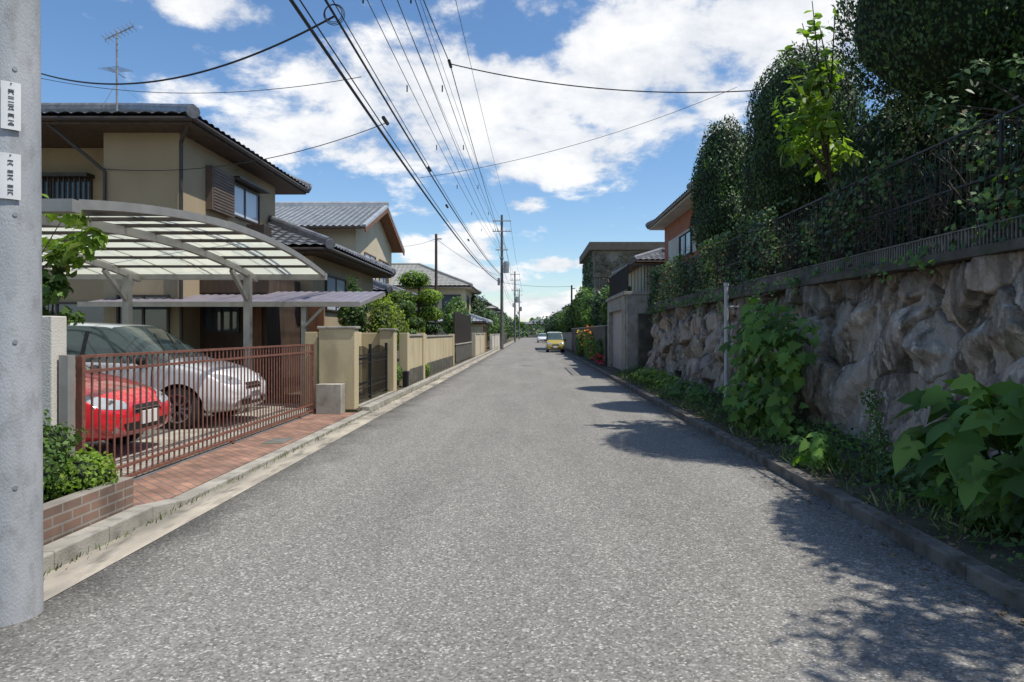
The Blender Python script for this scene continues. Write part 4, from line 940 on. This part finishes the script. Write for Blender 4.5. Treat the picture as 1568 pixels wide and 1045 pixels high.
niwaki((-4.6,30,.1),[(-4.6,30,3.0,.6),(-4.2,30,2.4,.5),(-5.0,30,2.3,.5),(-4.4,30,1.8,.5)],140,L_dark)
bush('flower_pot_plant',(-3.62,18.3,.5),(.18,.35,.28),900,.06,L_mid,84,.2)
bush('hedge_plant',(-3.45,22.7,.35),(.12,.3,.22),500,.06,L_light,85,.2)
g=empty('mailbox'); mb=MB(); mb.box(-3.5,-3.35,18.7,18.95,.1,.55); mb.build('box',M_black,g,bevel=.02); mb=MB(); mb.box(-3.46,-3.38,18.78,18.86,.02,.1); mb.build('foot',M_steel,g)
g=empty('distant_hill'); vs=[];fs=[]
N_=80
for i in range(N_+1):
    x=-1600+3200*i/N_; h=16+10*math.sin(i*.35)+6*math.sin(i*.9+1)+3*math.sin(i*2.3)
    vs+=[(x,1000,0),(x,1150,h),(x,1500,h*1.2)]
for i in range(N_): a=i*3; fs+=[(a,a+3,a+4,a+1),(a+1,a+4,a+5,a+2)]
mb=MB(); mb.add(vs,fs); mb.build('slope',mat('hill_hazy',(.10,.15,.15),(.08,.12,.13),.01,.95),g,smooth=True)
g=empty('distant_trees'); n=22000; x=rng.uniform(-100,100,n); yb=rng.uniform(210,330,n); P=np.stack([x,yb,.5+rng.random(n)*(4.2+1.5*np.sin(x*.35)+1.2*np.sin(x*.11))],1)
scatter('leaves',P,rng.normal(size=P.shape)+np.array([0,-.5,.7]),rng.uniform(.8,1.7,len(P)),DIA,L_dark,g)
n=5000; x=rng.uniform(-9,10,n); P=np.stack([x,rng.uniform(248,256,n),.3+rng.random(n)**.7*(5.5+1.6*np.sin(x*.9)+.8*np.sin(x*2.3+1))],1)
scatter('end_of_street_leaves',P,rng.normal(size=P.shape)+np.array([0,-.5,.7]),rng.uniform(.5,1.1,n),DIA,L_mid,g)

# ------------------------------------------------------------ utility poles & cables
g=empty('utility_pole'); mb=MB(); mb.cyl((-2.95,3.85,-.1),(-2.95,3.85,11.5),.168,.12,n=40); o=mb.build('shaft',M_polemat,g,smooth=True)
mb=MB()
for z in (4.6,5.8,6.4): mb.cyl((-2.95,3.85,z),(-2.95,3.85,z+.05),.168,n=24)
for z in (.75,1.55,2.25,3.05):
    for a in(-40,70): 
        r_=.168-.0042*z; c_=math.cos(math.radians(a)); s_=math.sin(math.radians(a)); mb.cyl((-2.95+c_*(r_-.01),3.85+s_*(r_-.01),z),(-2.95+c_*(r_+.004),3.85+s_*(r_+.004),z),.012,n=10)
mb.beam((-3.8,3.85,10.9),(-2.1,3.85,10.9),.08,.08); mb.beam((-3.6,3.85,8.4),(-2.3,3.85,8.4),.08,.08); mb.build('bands_and_arms',M_steel,g)
def plate(z0,z1,a0,a1):
    mb=MB(); vs=[];fs=[]; k=10; R=.172
    for rr in(R-.004,R):
        for i in range(k+1):
            a=math.radians(a0+(a1-a0)*i/k)
            for z in(z0,z1): vs.append((-2.95+rr*math.cos(a),3.85+rr*math.sin(a),z))
    o=2*(k+1)
    for i in range(k):
        a=i*2; fs+=[(o+a,o+a+2,o+a+3,o+a+1),(a,a+1,a+3,a+2),(a,a+2,o+a+2,o+a),(a+1,o+a+1,o+a+3,a+3)]
    fs+=[(0,o,o+1,1),(2*k,2*k+1,o+2*k+1,o+2*k)]
    mb.add(vs,fs); mb.build('name_plate',M_signw,g,smooth=True)
    mb=MB(); r=random.Random(int(z0*100)); am=math.radians((a0+a1)/2); R2=.1735
    def P(u,z): 
        a=am+u/R2; return (-2.95+R2*math.cos(a),3.85+R2*math.sin(a),z)
    nch=5; hh=(z1-z0-.05)/nch
    for c in range(nch):
        zc=z1-.035-hh*(c+.45); s=hh*.36
        def st(u0,v0,u1,v1): mb.beam(P(u0*s,zc+v0*s),P(u1*s,zc+v1*s),.0026,.0026)
        for v in sorted(r.sample([-.9,-.5,-.1,.3,.7,.95],3)): st(-.85,v,.85,v)
        for u in r.sample([-.6,-.2,.2,.6],2): st(u,-.9,u,.95)
        if r.random()<.6: st(-.1,.1,-.8,-.9); st(.1,.1,.8,-.9)
    mb.cyl(P(0,z1-.012),P(0,z1-.008),.004,n=6)
    mb.build('characters',M_ink,g)
plate(2.71,2.97,-62,-32); plate(2.33,2.58,-64,-32)
M_poleD=mat('pole_concrete_dark',(.14,.14,.14),(.1,.1,.1),3,.8)
def pole(name,x,y,h,tr=True):
    g=empty(name); mb=MB(); mb.cyl((x,y,-.1),(x,y,h),.17 if tr else .11,.11 if tr else .08,n=16); mb.build('shaft',M_wood if not tr else M_poleD,g,smooth=True)
    if not tr:
        mb=MB(); mb.box(x-.03,x+.35,y-.03,y+.03,h-.35,h-.28); mb.build('bracket',M_steel,g); return
    mb=MB()
    for z,w_ in((h-.6,.9),(h-1.6,.9),(h-3.4,.6)):
        mb.beam((x-w_,y-.1,z),(x+w_,y-.1,z),.08,.08)
        for u in(-.9,-.45,.5,.9): mb.cyl((x+u*w_,y-.1,z+.04),(x+u*w_,y-.1,z+.26),.05,.03,n=8,mi=1)
    mb.build('crossarms',[M_steel,M_signw],g)
    mb=MB(); mb.cyl((x+.42,y,h-5.6),(x+.42,y,h-4.6),.27,n=16); mb.cyl((x+.42,y,h-4.6),(x+.42,y,h-4.5),.2,n=16)
    mb.cyl((x,y,h-4.2),(x,y,h-4.1),.2); mb.cyl((x-.3,y,6.2),(x-.3,y,6.9),.12)
    mb.build('transformer',M_steel,g,smooth=True)
pole('utility_pole',-2.75,66,13.0); pole('utility_pole',-2.75,122,12.6); pole('utility_pole',-2.75,170,12.6)
pole('telephone_pole',-6.0,43.5,7.9,False); pole('telephone_pole',4.0,66,6.2,False)
g=empty('overhead_cables')
def wire(p0,p1,sag,r,n=40,name='cable'):
    cu=bpy.data.curves.new(name,'CURVE'); cu.dimensions='3D'; cu.bevel_depth=r; cu.bevel_resolution=1
    s=cu.splines.new('POLY'); s.points.add(n)
    for i in range(n+1):
        t=i/n; s.points[i].co=(p0[0]+(p1[0]-p0[0])*t,p0[1]+(p1[1]-p0[1])*t,p0[2]+(p1[2]-p0[2])*t-sag*4*t*(1-t),1)
    cu.materials.append(M_cable); o=bpy.data.objects.new(name,cu); sc.collection.objects.link(o); o.parent=g
A=66
wire((-3.15,3.85,6.15),(-2.9,A,6.5),.75,.028); wire((-3.1,3.85,6.25),(-2.85,A,6.6),.75,.012)
wire((-3.0,3.85,6.6),(-2.75,A,7.1),.6,.022); wire((-2.98,3.85,6.75),(-2.75,A,7.2),.6,.01)
for dx,z in((-.5,8.5),(-.2,8.5),(.15,8.5),(.5,8.6)): wire((-2.95+dx,3.85,z+.25),(-2.75+dx*.8,A,z+1.3),.7,.010)
for dx in(-.85,-.2,.8): wire((-2.95+dx,3.85,11.1),(-2.75+dx,A,12.65),.7,.008)
for dx,z in((-.85,12.2),(-.2,12.2),(.8,12.2),(-.4,9.4),(.4,9.4),(0,7.1),(0,6.5)):
    wire((-2.75+dx,A,z+(.3 if z>9 else 0)),(-2.75+dx,122,z),.8,.014); wire((-2.75+dx,122,z),(-2.75+dx,170,z),.8,.02)
wire((-2.9,A,6.5),(4.0,66,6.1),.2,.015); wire((-2.9,A,7.1),(-6,43.5,7.6),.3,.012); wire((-6,43.5,7.6),(-8,37,6.3),.2,.01)
wire((-2.97,10.3,6.37),(-10.2,14.2,7.0),.55,.016,name='service_drop'); wire((-2.0,17,8.3),(5.3,16.2,7.35),.28,.014,name='service_drop')
wire((-2.0,17,8.3),(-2.6,3.85,8.6),.1,.012,name='service_drop'); wire((-2.0,17,8.3),(-2.3,66,9.6),.5,.012,name='service_drop')
wire((-2.97,14,5.9),(-9.0,14.35,5.05),.35,.008,name='service_drop'); wire((-2.97,12,6.1),(-10.2,14.2,6.9),.3,.006,name='service_drop'); wire((-3,18.5,5.8),(5.3,17.5,7.9),.3,.006,name='service_drop')
mb=MB(); c=Vector((-2.97,10.3,6.42))
for q in range(3):
    for i in range(20):
        a=i*math.pi/10; b_=(i+1)*math.pi/10; R=.13+.015*q; mb.cyl(c+Vector((R*math.cos(a),.02*q,R*math.sin(a))),c+Vector((R*math.cos(b_),.02*q,R*math.sin(b_))),.006,n=5,caps=False)
mb.build('cable_coil',M_cable,g)
mb=MB()
for y,x,z in((17,-2.0,8.3),(24,-2.93,6.05),(32,-2.9,5.95),(20,-2.95,6.4),(14.0,-2.97,5.95)): mb.cyl((x,y-.2,z),(x,y+.2,z),.04,n=8)
for i,y in enumerate((14,19,25,32,40,48)):
    t=(y-3.85)/62.15; z=8.75+1.05*t-.7*4*t*(1-t); mb.cyl((-2.93-.5,y,z),(-2.93-.5,y,z-.18),.02,n=5); mb.cyl((-2.45,y,z),(-2.45,y,z-.18),.02,n=5)
mb.build('cable_splices',M_cable,g)
print('done')
